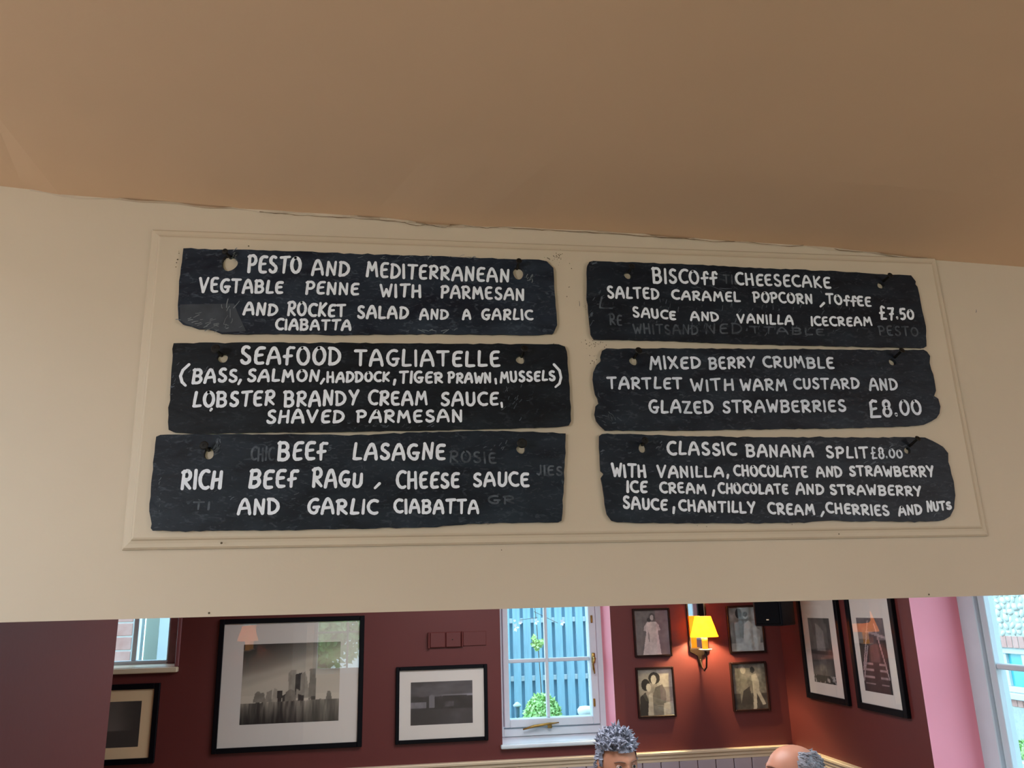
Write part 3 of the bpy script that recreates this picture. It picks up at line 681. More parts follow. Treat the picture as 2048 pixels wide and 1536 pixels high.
tube(bm, [p+Vector((0, -.015, .005)), p+Vector((.002, -.028, 0)), atY(1186, 1328, YHd-.03), atY(1187.5, 1338, YHd-.026), atY(1189.5, 1347, YHd-.02)], [.008, .009, .006, .007, .004], 8)
obj('window_handle', bm, M['brass'], w1, smooth=True, label='worn brass casement handle')
for yy in (1238, 1405):
    p = atY(1183+(yy-1238)*.035, yy, YHd); bm = BX(p.x-.006, p.x+.006, YHd-.004, YHd+.012, p.z-.022, p.z+.022, .002); obj('hinge', bm, M['brass'], w1)
bm = bmesh.new(); a = atY(1046, 1459, YHd-.01); b = atY(1118, 1445, YHd-.012)
tube(bm, [a, a.lerp(b, .3)+Vector((0, 0, .006)), a.lerp(b, .7)+Vector((0, 0, .004)), b], [.004, .008, .007, .003], 8)
bx(bm, a.lerp(b, .75).x-.012, a.lerp(b, .75).x+.012, YHd-.006, YHd+.02, b.z-.03, b.z-.004, .002)
obj('window_stay', bm, M['brass'], w1, smooth=True, label='brass casement stay resting on the bottom rail')
# window_2: in the right wall
w2 = empty('window_2', (XR+.24, (W2[0]+W2[1])/2, W2[2]), kind='structure')
XW = XR+.235
ya = at(1916, 1206, 'X', XW).y
def yat(px, X, py=1210): return at(px, py, 'X', X).y
bm = bmesh.new(); y1 = W2[1]+.02; yF = yat(1947, XW)
bx(bm, XW, XW+.1, yF, y1, W2[2], 2.35, .004); bx(bm, XW, XW+.1, W2[0]-.02, W2[0]+.06, W2[2], 2.35, .004); bx(bm, XW, XW+.1, W2[0]+.06, yF, W2[2], W2[2]+.06, .004)
obj('window_frame', bm, M['white'], w2)
yG = yat(1972.6, XW+.03); bm = bmesh.new(); yg0 = W2[0]+.1
bx(bm, XW+.02, XW+.07, yG, yF-.001, W2[2]+.06, 2.35, .003); bx(bm, XW+.02, XW+.07, W2[0]+.06, yg0, W2[2]+.06, 2.35, .003); bx(bm, XW+.02, XW+.07, yg0, yG, W2[2]+.06, W2[2]+.1, .003)
obj('sash', bm, M['white'], w2)
zm = at(2010, 1334, 'X', XW+.03).z; bm = BX(XW+.025, XW+.06, yg0, yG, zm-.012, zm+.012, .004); obj('glazing_bar', bm, M['white'], w2)
ym = (yg0+yG)/2; bm = BX(XW+.03, XW+.055, ym-.01, ym+.01, W2[2]+.1, 2.35, .003); obj('glazing_bar', bm, M['white'], w2)
for (u0, u1) in ((yg0, ym), (ym, yG)):
    for (v0, v1) in ((W2[2]+.1, zm), (zm, 2.35)):
        bm = bmesh.new(); quad(bm, [(XW+.045, u0, v0), (XW+.045, u1, v0), (XW+.045, u1, v1), (XW+.045, u0, v1)]); obj('pane', bm, M['pane'], w2, recalc=False)
obj('window_sill', BX(XR-.03, XW+.01, W2[0]-.0, W2[1]+.0, W2[2]-.0, W2[2]+.025, .006), M['white'], w2)
# window_3: far left
w3 = empty('window_3', ((W3[0]+W3[1])/2, 5.1, W3[2]), kind='structure')
YV = 5.1; z3 = atY(300, 1325, YV).z; v = lambda px: atY(px, 1290, YV).x
bm = bmesh.new()
bx(bm, v(337), v(340), YV-.02, YV+.05, z3, 2.3, .001); bx(bm, W3[0]-.02, W3[0]+.05, YV-.02, YV+.05, z3, 2.3, .004); bx(bm, W3[0]+.05, v(338), YV-.02, YV+.05, z3-.02, z3+.012, .003)
obj('window_frame', bm, M['white'], w3)
bm = BX(v(266), v(276), YV-.015, YV+.04, z3+.012, 2.3, .003); obj('mullion', bm, M['white'], w3)
bm = BX(v(340), W3[1], YV-.03, YV+.05, z3-.02, 2.3, .002); obj('side_lining', bm, mat('faded_brown_lining', rgb(120, 84, 80), .6, var=.15, vscale=20), w3)
for u0, u1 in ((W3[0]+.05, v(266)), (v(276), v(337))):
    bm = bmesh.new(); quad(bm, [(u0, YV+.01, z3), (u1, YV+.01, z3), (u1, YV+.01, 2.3), (u0, YV+.01, 2.3)]); obj('pane', bm, M['pane'], w3, recalc=False)
zs3 = atY(345, 1334, YB-.03).z
bm = bmesh.new(); bx(bm, W3[0]-.02, atY(358, 1333, YB).x, YB-.035, YB+.003, zs3-.028, zs3, .007, seg=3); bx(bm, W3[0], W3[1], YB, YV+.05, zs3-.02, zs3+.002)
obj('window_sill', bm, M['rail'], w3)
bm = BX(W3[1]+.001, W3[1]+.022, YB-.012, YB+.001, zs3, 2.3, .004); obj('architrave', bm, mat('maroon_lining', rgb(124, 72, 74), .4), w3)
# rear windows of the near room (seen only as reflections)
for k, (a, b) in enumerate(((WR[0], WR[1]), (.7, 1.7))):
    wr = empty('window_%d' % (4+k), ((a+b)/2, -2.3, WR[2]), kind='structure')
    bm = bmesh.new(); rect_bars(bm, 'Y', -2.34, -2.27, a, b, WR[2], WR[3], .05, .07); obj('window_frame', bm, M['white'], wr)
    obj('glazing_bar', BX((a+b)/2-.012, (a+b)/2+.012, -2.325, -2.29, WR[2]+.07, WR[3]-.05, .003), M['white'], wr)
    obj('glazing_bar', BX(a+.05, b-.05, -2.325, -2.29, 1.55, 1.574, .003), M['white'], wr)
    bm = bmesh.new(); quad(bm, [(a+.05, -2.31, WR[2]+.07), (b-.05, -2.31, WR[2]+.07), (b-.05, -2.31, WR[3]-.05), (a+.05, -2.31, WR[3]-.05)]); obj('pane', bm, M['pane'], wr, recalc=False)

# ------------------------------------------------------------------ printed pictures
def poly(U, V, pts):
    ins = np.zeros(U.shape, bool); n = len(pts)
    for i in range(n):
        (x1, y1), (x2, y2) = pts[i], pts[(i+1) % n]
        if y1 == y2: continue
        c = ((y1 > V) != (y2 > V)) & (U < (x2-x1)*(V-y1)/(y2-y1)+x1); ins ^= c
    return ins
def ell(U, V, cx, cy, rx, ry, a=0):
    c, s = math.cos(a), math.sin(a); x = (U-cx)*c+(V-cy)*s; y = -(U-cx)*s+(V-cy)*c
    return (x/rx)**2+(y/ry)**2 < 1
def nz(U, V, fx, fy, seed, oct_=3):
    r = np.random.RandomState(seed); o = np.zeros(U.shape); amp = 1; tot = 0
    for k in range(oct_):
        n = (max(2, int(fx*2**k))+2, max(2, int(fy*2**k))+2); gr = r.rand(*n)
        x = U*(n[0]-2); y = V*(n[1]-2); i = np.clip(x.astype(int), 0, n[0]-2); j = np.clip(y.astype(int), 0, n[1]-2)
        fx_ = x-i; fy_ = y-j; fx_ = fx_*fx_*(3-2*fx_); fy_ = fy_*fy_*(3-2*fy_)
        o += amp*((gr[i, j]*(1-fx_)+gr[i+1, j]*fx_)*(1-fy_)+(gr[i, j+1]*(1-fx_)+gr[i+1, j+1]*fx_)*fy_); tot += amp; amp *= .55
    return o/tot
def tone(g, warm=(1.0, .92, .82)):
    g = np.clip(g, 0, 1); L = np.where(g <= .04045, g/12.92, ((g+.055)/1.055)**2.4)
    return np.stack([L*warm[0], L*warm[1]**1.6, L*warm[2]**1.8, np.ones_like(L)], -1)
def paint_ruin(U, V):
    d = V-(.42+.38*U)      # sweeping bright cloud
    g = .76-.0*U; g = g-.50*np.clip(d*2.2, 0, 1)-.06*nz(U, V, 3, 3, 1)
    g = g+.14*np.exp(-((V-(.56+.32*U))/.05)**2)*(nz(U, V, 2, 6, 2)); g -= .16*np.exp(-((V-(.70-.02*U))/.06)**2)*np.clip((U-.6)*3, 0, 1)
    g = np.where((V < .35), .76+.0*U, g)
    R = nz(U, V, 20, 14, 3)*.16
    for pts, t in (([(.48, .3), (.47, .62), (.5, .66), (.55, .66), (.56, .3)], .5), ([(.54, .3), (.545, .6), (.61, .62), (.62, .3)], .10), ([(.6, .3), (.6, .6), (.64, .63), (.66, .56), (.70, .3)], .48),
                   ([(.68, .27), (.69, .6), (.685, .66), (.75, .67), (.76, .3)], .36), ([(.55, .3), (.56, .42), (.7, .3)], .5), ([(.12, .27), (.14, .38), (.17, .41), (.2, .38), (.23, .39), (.25, .27)], .42), ([(.24, .27), (.26, .39), (.31, .42), (.31, .27)], .46),
                   ([(.31, .27), (.33, .44), (.36, .42), (.37, .27)], .55), ([(.37, .27), (.36, .4), (.42, .4), (.41, .27)], .12), ([(.42, .27), (.42, .34), (.45, .36), (.45, .27)], .15), ([(.44, .27), (.45, .38), (.5, .42), (.55, .38), (.56, .27)], .38),
                   ([(.86, .25), (.87, .34), (.88, .38), (.91, .37), (.93, .25)], .34), ([(.58, .27), (.58, .35), (.64, .33), (.64, .27)], .1), ([(.71, .25), (.71, .32), (.76, .32), (.76, .25)], .1)):
        g = np.where(poly(U, V, pts), t+R, g)
    gr = .40+.35*(nz(U, V, 34, 3, 5)-.5)*2+.1*(nz(U, V, 60, 6, 6)-.5); gr = gr*(.45+2.2*V)*1.0
    g = np.where(V < .25+.02*nz(U, V, 30, 2, 7)+.02*U, gr, g)
    return tone(g)
def paint_town(U, V):
    g = .27+.22*(nz(U, V, 4, 6, 11)-.5)+.16*np.clip((U-.3), 0, 1)*np.clip(V-.6, 0, 1)*2.5
    g = g+.25*np.exp(-((V-.67)/.025)**2)*np.clip((U-.35)*3, 0, 1)
    land = V < .64+.03*nz(U, V, 12, 2, 12)
    g = np.where(land, .17+.12*(nz(U, V, 14, 8, 13)-.5), g)
    g = np.where((V < .52) & (V > .38) & (U < .25), .42+.2*(nz(U, V, 18, 4, 14)-.5), g)
    g = np.where(poly(U, V, [(.29, .38), (.3, .66), (.33, .7), (.38, .67), (.38, .38)]), .42, g); g = np.where((V > .4) & (V < .52) & (U > .55) & (U < .7), g+.16*nz(U, V, 20, 6, 9), g)
    g = np.where(V < .34+.02*nz(U, V, 6, 2, 15), .17+.14*nz(U, V, 6, 5, 16)*np.clip(U*2-.5, 0, 1), g)
    return tone(g, (.95, .92, .97))
def paint_sea(U, V):
    g = .16+.26*np.exp(-((U-.65)/.22)**2)*(1-.3*V)+.05*nz(U, V, 3, 3, 21); g = np.where(V < .36, .33-.1*U, g)
    g = np.where(poly(U, V, [(.3, .34), (.34, .42), (.4, .38), (.5, .36), (.5, .34)]), .08, g); return tone(g, (1, .9, .84))
def paint_gown(U, V):
    g = .34+.12*nz(U, V, 3, 5, 31); g = np.where(U < .22, .42, g)
    g = np.where(poly(U, V, [(.2, 0), (.33, .5), (.3, .62), (.36, .73), (.48, .74), (.62, .74), (.72, .66), (.68, .5), (.74, 0)]), .80-.06*nz(U, V, 14, 2, 32), g)
    g = np.where(poly(U, V, [(.27, .62), (.26, .54), (.31, .53), (.36, .72)]), .7, g); g = np.where(poly(U, V, [(.66, .72), (.76, .56), (.72, .53), (.62, .66)]), .7, g)
    g = np.where(ell(U, V, .52, .85, .09, .08), .28, g); g = np.where(ell(U, V, .43, .78, .06, .05), .2, g); g = np.where(ell(U, V, .52, .83, .055, .06), .72, g)
    g = np.where(ell(U, V, .4, .4, .02, .12, .1), .5, g); return tone(g, (1, .88, .86))
def paint_duo(U, V):
    g = .55+.25*(nz(U, V, 3, 3, 41)-.5); g = np.where((U > .55) & (V > .6), .66, g)
    g = np.where(poly(U, V, [(.35, .3), (.5, .6), (.7, .66), (.8, .5), (.78, .22), (.4, .2)]), .34+.1*nz(U, V, 9, 9, 42), g)
    g = np.where(ell(U, V, .48, .80, .17, .13), .12, g); g = np.where(ell(U, V, .46, .77, .08, .10), .74, g)
    g = np.where(ell(U, V, .22, .66, .13, .13), .08, g); g = np.where(ell(U, V, .3, .6, .07, .09), .7, g)
    g = np.where(poly(U, V, [(.0, 0), (.04, .4), (.2, .5), (.3, .3), (.24, 0)]), .14, g); g = np.where(poly(U, V, [(.24, 0), (.3, .45), (.4, .5), (.42, 0)]), .62, g)
    g = np.where(poly(U, V, [(.7, .0), (.72, .25), (1, .3), (1, 0)]), .7, g); g = np.where((V < .2) & (U > .4) & (U < .7), .3+.2*nz(U, V, 6, 6, 43), g); return tone(g)
def paint_couple(U, V):
    g = .42+.35*(nz(U, V, 5, 7, 51)-.5); g = np.where(V < .35, g*.6, g)
    g = np.where(poly(U, V, [(.56, 0), (.6, .4), (.58, .74), (.72, .78), (.8, .6), (.78, .4), (.95, .1), (.85, .08), (.7, .35), (.66, 0)]), .68, g)
    g = np.where(ell(U, V, .62, .86, .07, .07), .1, g); g = np.where(poly(U, V, [(.2, .1), (.22, .5), (.3, .8), (.42, .78), (.46, .5), (.5, .12)]), .4+.1*nz(U, V, 6, 6, 5), g)
    g = np.where(ell(U, V, .34, .86, .08, .08), .62, g); g = np.where(poly(U, V, [(.2, .1), (.3, .4), (.5, .5), (.55, .1)]), .2, g); return tone(g)
def paint_ballet(U, V):
    g = .5+.3*(nz(U, V, 4, 5, 61)-.5); g = np.where(V < .18, .62, g); g = np.where(ell(U, V, .32, .86, .1, .12), .15, g)
    g = np.where(poly(U, V, [(.25, .3), (.24, .7), (.36, .8), (.46, .7), (.44, .3)]), .4, g); g = np.where(poly(U, V, [(.4, .2), (.46, .62), (.6, .7), (.95, .45), (.9, .1), (.55, .1)]), .72-.15*nz(U, V, 6, 6, 62), g)
    g = np.where(ell(U, V, .52, .8, .07, .07), .68, g); g = np.where(ell(U, V, .52, .84, .08, .06), .25, g); return tone(g, (.95, .95, .92))
def paint_bridge(U, V):
    g = .26+.1*nz(U, V, 5, 5, 71); g = np.where(poly(U, V, [(.3, .45), (.33, .92), (.5, .88), (.66, .8), (.7, .45)]), .52-.1*nz(U, V, 4, 3, 72), g)
    g = np.where((V < .5) & (V > .44), .2, g); g = np.where((V <= .44) & (V > .3), .3, g)
    g = np.where(poly(U, V, [(.3, .0), (.34, .4), (.66, .4), (.62, .0)]), .36+.2*(nz(U, V, 8, 10, 73)-.5), g); g = np.where((V < .12), g*.5+.45*(nz(U, V, 14, 20, 74) > .62), g); return tone(g, (1, .95, .93))
def paint_pier(U, V):
    g = .16+.06*nz(U, V, 4, 6, 81); g = np.where((V > .7), .42, g); g = np.where(poly(U, V, [(.36, .4), (.42, .78), (.66, .78), (.72, .4)]), .3, g)
    for a, b in (((.06, .3), (.42, .95)), ((.95, .2), (.66, .9)), ((.02, .15), (.3, .6)), ((.5, .8), (.98, .74))):
        d = np.abs((U-a[0])*(b[1]-a[1])-(V-a[1])*(b[0]-a[0]))/math.hypot(b[0]-a[0], b[1]-a[1]); g = np.where((d < .018) & (V > min(a[1], b[1])-.02) & (V < max(a[1], b[1])+.02), .62, g)
    for k in range(4): 
        vv = .38-.09*k; g = np.where((np.abs(V-vv) < .012) & ((np.abs(U-.25) < .17) | (np.abs(U-.78) < .14)), .55, g)
    return tone(g, (1, .88, .9))
def printed(name, P, w, h, paint, parent, n=90, **kw):
    """P(u,v)->point on the sheet"""
    nx = n; ny = max(8, int(n*h/w)); us = np.linspace(0, 1, nx+1); vs = np.linspace(0, 1, ny+1)
    U, V = np.meshgrid(us, vs, indexing='ij'); C = paint(U, V).reshape(-1, 4)
    org = ORG[parent.name]
    verts = [tuple(P(u, v)-org) for u in us for v in vs]
    k = ny+1; faces = [(i*k+j, (i+1)*k+j, (i+1)*k+j+1, i*k+j+1) for i in range(nx) for j in range(ny)]
    me = bpy.data.meshes.new(name); me.from_pydata(verts, [], faces); me.materials.append(M['print'])
    at_ = me.color_attributes.new('print', 'FLOAT_COLOR', 'POINT'); at_.data.foreach_set('color', C.astype(np.float32).ravel())
    o = bpy.data.objects.new(name, me); COL.objects.link(o); o.parent = parent; ORG[o.name] = org
    return put(o, kw)
def framed(label, axis, plane, a0, a1, z0, z1, fr, depth, fmat, mount, img, paint, group=None, glass=True, n=90, name='framed_picture'):
    """axis 'Y': on the back wall (plane = y of wall, a = x). axis 'X': on the right wall (a = y, increasing towards the back)"""
    if axis == 'Y': P = lambda a, d, z: Vector((a, plane-d, z))
    else: P = lambda a, d, z: Vector((plane-d, a, z))
    def box3(bm, a0, a1, d0, d1, z0, z1, bev=0):
        if axis == 'Y': bx(bm, a0, a1, plane-d1, plane-d0, z0, z1, bev)
        else: bx(bm, plane-d1, plane-d0, a0, a1, z0, z1, bev)
    root = empty(name, P((a0+a1)/2, .001, z0), label, 'picture', group)
    bm = bmesh.new()
    for (u0, u1, v0, v1) in ((a0, a0+fr, z0, z1), (a1-fr, a1, z0, z1), (a0+fr, a1-fr, z0, z0+fr), (a0+fr, a1-fr, z1-fr, z1)): box3(bm, u0, u1, .001, depth, v0, v1, .0025)
    obj('frame', bm, fmat, root)
    i0, i1, k0, k1 = a0+fr, a1-fr, z0+fr, z1-fr
    bm = bmesh.new()
    if mount:
        box3(bm, i0, i1, .002, depth-.012, k0, k1); obj('mount', bm, mount, root)
    else: box3(bm, i0, i1, .002, depth-.012, k0, k1); obj('backing', bm, M['black'], root)
    m0, m1, n0, n1 = img
    if axis == 'Y': Pf = lambda u, v: Vector((m0+(m1-m0)*u, plane-depth+.0115, n0+(n1-n0)*v))
    else: Pf = lambda u, v: Vector((plane-depth+.0115, m1+(m0-m1)*u, n0+(n1-n0)*v))
    printed('picture', Pf, m1-m0, n1-n0, paint, root, n)
    if glass:
        bm = bmesh.new()
        box3(bm, i0, i1, depth-.009, depth-.0075, k0, k1)
        # keep only the room side sheet so the pane reflects once
        key = (lambda f: -f.normal.y) if axis == 'Y' else (lambda f: -f.normal.x)
        bm.normal_update(); bmesh.ops.delete(bm, geom=[f for f in bm.faces if key(f) < .9], context='FACES')
        obj('glass', bm, M['glass'], root, recalc=False)
    return root
def grainy(f, sd):
    def g(U, V):
        C = f(U, V); k = .62+.70*nz(U, V, 9, 12, sd, 4); C = C.copy(); C[..., :3] = np.clip(C[..., :3]*k[..., None], 0, 1); return C
    return g
def q(px, py, ax='Y', v=YB-.02): return at(px, py, ax, v)
# large ruin
a, b = q(421.5, 1509), q(729.3, 1231); i1, i2 = q(484, 1439), q(678, 1288)
framed('large black framed photograph of ruined stone towers in long grass', 'Y', YB, a.x, b.x, a.z, b.z, .026, .022, M['black'], M['matc'], (q(481, 1400).x, q(679, 1360).x, q(580, 1446).z, q(580, 1286.5).z), paint_ruin, n=150)
a, b = q(790.3, 1490), q(974.5, 1328)
framed('medium black framed dark photograph of a town skyline, left of the fence window', 'Y', YB, a.x, b.x, a.z, b.z, .02, .02, M['black'], M['matc'], (q(821.5, 1400).x, q(945.5, 1400).x, q(884, 1449).z, q(884, 1363).z), paint_town, n=90)
b = q(320.5, 1366); z0 = q(304.6, 1527).z; 
framed('black framed sepia seascape in a cream mount, beneath the far left window', 'Y', YB, b.x-.62, b.x, z0, b.z, .028, .022, M['black'], M['matcream'], (b.x-.62+.12, q(278.5, 1450).x, q(274, 1494).z, q(280, 1402).z), paint_sea, n=80)
# four small ones around the wall light
tgrp = 'small dark framed black and white photographs around the wall light'
a, b = q(1278, 1436), q(1346, 1332); hh = b.z-a.z; ww = q(1354.5, 1431).x-a.x
fr_ = .011
def small(label, px, py, paint, flip=False):
    p = q(px, py); framed(label, 'Y', YB, p.x, p.x+ww, p.z, p.z+hh, fr_, .018, M['darkwood'], None, (p.x+fr_, p.x+ww-fr_, p.z+fr_, p.z+hh-fr_), grainy(paint, int(px)), tgrp, n=80)
small('small dark framed photograph of a long pale gown, upper left of the wall light', 1271, 1315, paint_gown)
small('small dark framed photograph of two close faces, lower left of the wall light', 1278, 1437, paint_duo)
small('small dark framed pale photograph of two dancers, upper right of the wall light', 1461.5, 1307.5, paint_ballet)
small('small dark framed photograph of two standing figures, lower right of the wall light', 1469, 1424.5, paint_couple)
# two tall frames on the right wall
def tall(label, x0, x1, yb, mtop, mount, im, paint):
    X = XR-.02; p0 = at(x0, yb[0], 'X', X); p1 = at(x1, yb[1], 'X', X)       # p0 is further back
    zt = p0.z+.92
    j0 = at(im[0], im[2], 'X', X); j1 = at(im[1], im[3], 'X', X)
    framed(label, 'X', XR, p1.y, p0.y, (p0.z+p1.z)/2, zt, .03, .022, M['black'], mount, (j1.y, j0.y, (j0.z+j1.z)/2, im[4]), grainy(paint, int(x0)), 'tall black framed pictures on the right wall', n=50)
XI = XR-.02
tall('tall black framed picture of a stone tower over water, nearer the room corner', 1613.5, 1698, (1392, 1416), 0, M['matc'], (1626.5, 1670.5, 1363, 1371, at(1620, 1236, 'X', XI).z), paint_bridge)
tall('tall black framed dark picture of rigging and steps, nearer the pink window reveal', 1715.5, 1816, (1415, 1439), 0, M['matc'], (1727.5, 1783, 1382, 1390, at(1737, 1236, 'X', XI).z), paint_pier)

# ------------------------------------------------------------------ wall lights
def sconce(x, z, wy, face, label, power):
    """candle wall light with mirror back plate. x,z of the plate centre bottom tip; wy wall plane; face = -1 room is towards -y"""
    s = face
    root = empty('wall_light', (x, wy+s*.001, z), label, 'lamp')
    Y = lambda d: wy+s*d
    w = .06; zt = z+.37; zb_ = z+.055
    bm = bmesh.new()
    for (u0, u1, v0, v1) in ((x-w, x-w+.01, zb_, zt), (x+w-.01, x+w, zb_, zt), (x-w+.01, x+w-.01, zt-.01, zt)): bx(bm, u0, u1, min(Y(.001), Y(.014)), max(Y(.001), Y(.014)), v0, v1, .002)
    fr = [(x-w, zb_), (x-w*.6, zb_-.012), (x-.014, zb_-.026), (x-.006, z-.03), (x+.006, z-.03), (x+.014, zb_-.026), (x+w*.6, zb_-.012), (x+w, zb_), (x+w-.01, zb_+.014), (x-w+.01, zb_+.014)]
    A = [bm.verts.new((u, Y(.014), v_)) for u, v_ in fr]; B = [bm.verts.new((u, Y(.001), v_)) for u, v_ in fr]
    bm.faces.new(A); bm.faces.new(B[::-1])
    for k in range(len(fr)): bm.faces.new((A[k], B[k], B[(k+1) % len(fr)], A[(k+1) % len(fr)]))
    obj('back_plate', bm, M['iron'], root)
    bm = bmesh.new(); quad(bm, [(x-w+.01, Y(.008), zb_+.014), (x+w-.01, Y(.008), zb_+.014), (x+w-.01, Y(.008), zt-.01), (x-w+.01, Y(.008), zt-.01)]); obj('mirror', bm, M['mirror'], root, recalc=False)
    cx_ = x+.004; d = .098
    bm = bmesh.new(); tube(bm, [(x, Y(.012), z+.01), (x, Y(.03), z-.035), (x+.002, Y(.06), z-.05), (cx_, Y(d*.95), z-.03), (cx_+.003, Y(d), z+.02), (cx_, Y(d), z+.06)], [.006, .005, .005, .005, .005, .007], 8)
    obj('arm', bm, M['iron'], root, smooth=True)
    bm = bmesh.new(); lathe(bm, [(.001, 0), (.014, 0), (.036, .006), (.038, .011), (.034, .010), (.016, .006), (.001, .006)], (cx_, Y(d), z+.06), 20); obj('drip_pan', bm, M['rail'], root, smooth=True)
    bm = bmesh.new(); lathe(bm, [(.017, 0), (.0175, .085), (.014, .088)], (cx_, Y(d), z+.066), 16, closed=True); obj('candle', bm, M['candle'], root, smooth=True)
    zs_ = z+.138
    bm = bmesh.new(); n = 28; R0, R1 = .082, .046
    ra = []; rb = []
    for k in range(n):
        a = 2*PI*k/n
        ra.append(bm.verts.new((cx_+R0*math.cos(a), Y(d)+R0*.86*math.sin(a)*1, zs_))); rb.append(bm.verts.new((cx_+R1*math.cos(a), Y(d)+R1*math.sin(a), zs_+.115)))
    for k in range(n): bm.faces.new((ra[k], ra[(k+1) % n], rb[(k+1) % n], rb[k]))
    obj('lamp_shade', bm, M['shade'], root, smooth=True)
    bm = bmesh.new(); lathe(bm, [(.004, 0), (.015, .015), (.017, .03), (.009, .05), (.002, .058)], (cx_, Y(d), z+.156), 14, closed=True); obj('bulb', bm, M['bulb'], root, smooth=True)
    l = light('bulb_light', 'POINT', (cx_, Y(d+.002), z+.19), power, (1.0, .80, .42), radius=.02); l.parent = root; l.location = Vector((cx_, Y(d+.002), z+.19))-ORG[root.name]
    return root
def shade_mat():
    m = bpy.data.materials.new('lit_fabric_shade'); m.use_nodes = True; nt = m.node_tree; b = nt.nodes['Principled BSDF']
    b.inputs['Base Color'].default_value = rgb(235, 170, 50); b.inputs['Roughness'].default_value = .9
    t = nt.nodes.new('ShaderNodeTexCoord'); n = nt.nodes.new('ShaderNodeTexNoise'); n.inputs['Scale'].default_value = 28; nt.links.new(t.outputs['Object'], n.inputs[0])
    tl = nt.nodes.new('ShaderNodeBsdfTranslucent'); tl.inputs[0].default_value = (.7, .09, .001, 1); ms = nt.nodes.new('ShaderNodeMixShader'); ms.inputs[0].default_value = .35
    nt.links.new(b.outputs[0], ms.inputs[1]); nt.links.new(tl.outputs[0], ms.inputs[2]); nt.links.new(ms.outputs[0], nt.nodes['Material Output'].inputs[0])
    r = nt.nodes.new('ShaderNodeValToRGB'); nt.links.new(n.outputs[0], r.inputs[0]); r.color_ramp.elements[0].color = (1, .30, .008, 1); r.color_ramp.elements[1].color = (1, .42, .03, 1)
    r.color_ramp.elements[0].position = .35; r.color_ramp.elements[1].position = .65
    nt.links.new(r.outputs[0], b.inputs['Emission Color']); b.inputs['Emission Strength'].default_value = 1.5
    return m
M['shade'] = shade_mat(); M['bulb'] = mat('bulb_glass', rgb(255, 220, 150), .4, emis=rgb(255, 200, 110), estr=4)
# back plate tip projects to (1401.6,1330)
p = atY(1400.5, 1322, YB-.01)
sconce(p.x, p.z, YB, -1, 'small candle wall light with yellow shade and mirror plate, between four small photographs', 150)
pf = Vector((-1.16, YP, 0)); 
sconce(-1.16, 1.50, YP, 1, 'candle wall light on the inner left wall end, seen reflected in the large picture', 30)

# ------------------------------------------------------------------ speaker in the corner
c = atY(1566, 1252, 4.25)
root = empty('wall_speaker', (c.x, 4.5, c.z), 'black loudspeaker mounted high in the corner beside the upper dancer photograph', 'speaker')
def rbox(bm, cx, cy, z0, z1, w, d, ang, bev=.004):
    n0 = len(bm.verts); t = bmesh.new(); bx(t, -w/2, w/2, -d/2, d/2, z0, z1, bev)
    for v in t.verts: v.co = Vector((cx+v.co.x*math.cos(ang)-v.co.y*math.sin(ang), cy+v.co.x*math.sin(ang)+v.co.y*math.cos(ang), v.co.z))
    me = bpy.data.meshes.new('t'); t.to_mesh(me); t.free(); bm.from_mesh(me); bpy.data.meshes.remove(me)
ang = math.radians(-45); wd, dp = .155, .21
ccx = c.x-wd/2*math.cos(ang)-dp/2*math.sin(ang); ccy = 4.25+dp/2*math.cos(ang)-wd/2*math.sin(ang)
bm = bmesh.new(); rbox(bm, ccx, ccy, c.z, c.z+.26, wd, dp, ang, .006); obj('case', bm, M['speaker'], root)
bm = bmesh.new(); fxx = ccx+(dp/2+.003)*math.sin(ang); fyy = ccy-(dp/2+.003)*math.cos(ang)
rbox(bm, fxx, fyy, c.z+.01, c.z+.25, wd-.02, .008, ang, .003); obj('grille', bm, M['grille'], root)
bm = bmesh.new(); rbox(bm, fxx-.0+.005*math.sin(ang), fyy-.005*math.cos(ang), c.z+.03, c.z+.036, .014, .002, ang, .0005); obj('badge', bm, M['rail'], root)
bm = bmesh.new(); tube(bm, [(ccx+.02, ccy+.05, c.z+.13), (XR-.03, YB-.06, c.z+.13), (XR-.01, YB-.004, c.z+.13)], .012, 8); obj('bracket', bm, M['speaker'], root)

# ------------------------------------------------------------------ painted socket boxes
a, b = q(857, 1296, v=YB-.01), q(925, 1263, v=YB-.01)
root = empty('blank_socket_plate', ((a.x+b.x)/2, YB, a.z), 'pair of maroon painted blank plates on the wall above the medium picture', 'plate')
m_ = a.x+(b.x-a.x)*.5
obj('plate', BX(a.x+.008, m_-.001, YB-.016, YB-.001, a.z, b.z, .004), M['maroon'], root)
obj('plate', BX(m_+.001, b.x-.008, YB-.016, YB-.001, a.z, b.z, .004), M['maroon'], root)
obj('side_box', BX(a.x-.004, a.x+.007, YB-.028, YB-.001, a.z-.004, b.z+.001, .003), M['maroon'], root)
obj('side_box', BX(b.x-.007, b.x+.002, YB-.024, YB-.001, a.z, b.z+.002, .003), M['maroon'], root)
t_ = atY(905, 1279, YB-.016); bm = bmesh.new(); lathe(bm, [(.0005, .003), (.004, .002), (.004, 0)], (t_.x, YB-.016, t_.z), 10, 'Y'); obj('screw_head', bm, M['iron'], root)
a2, b2 = q(926, 1292, v=YB-.004), q(972, 1262, v=YB-.004)
obj('trim_8', BX(b.x+.004, b2.x, YB-.006, YB-.0005, a2.z, b2.z, .002), M['maroon'], kind='structure')

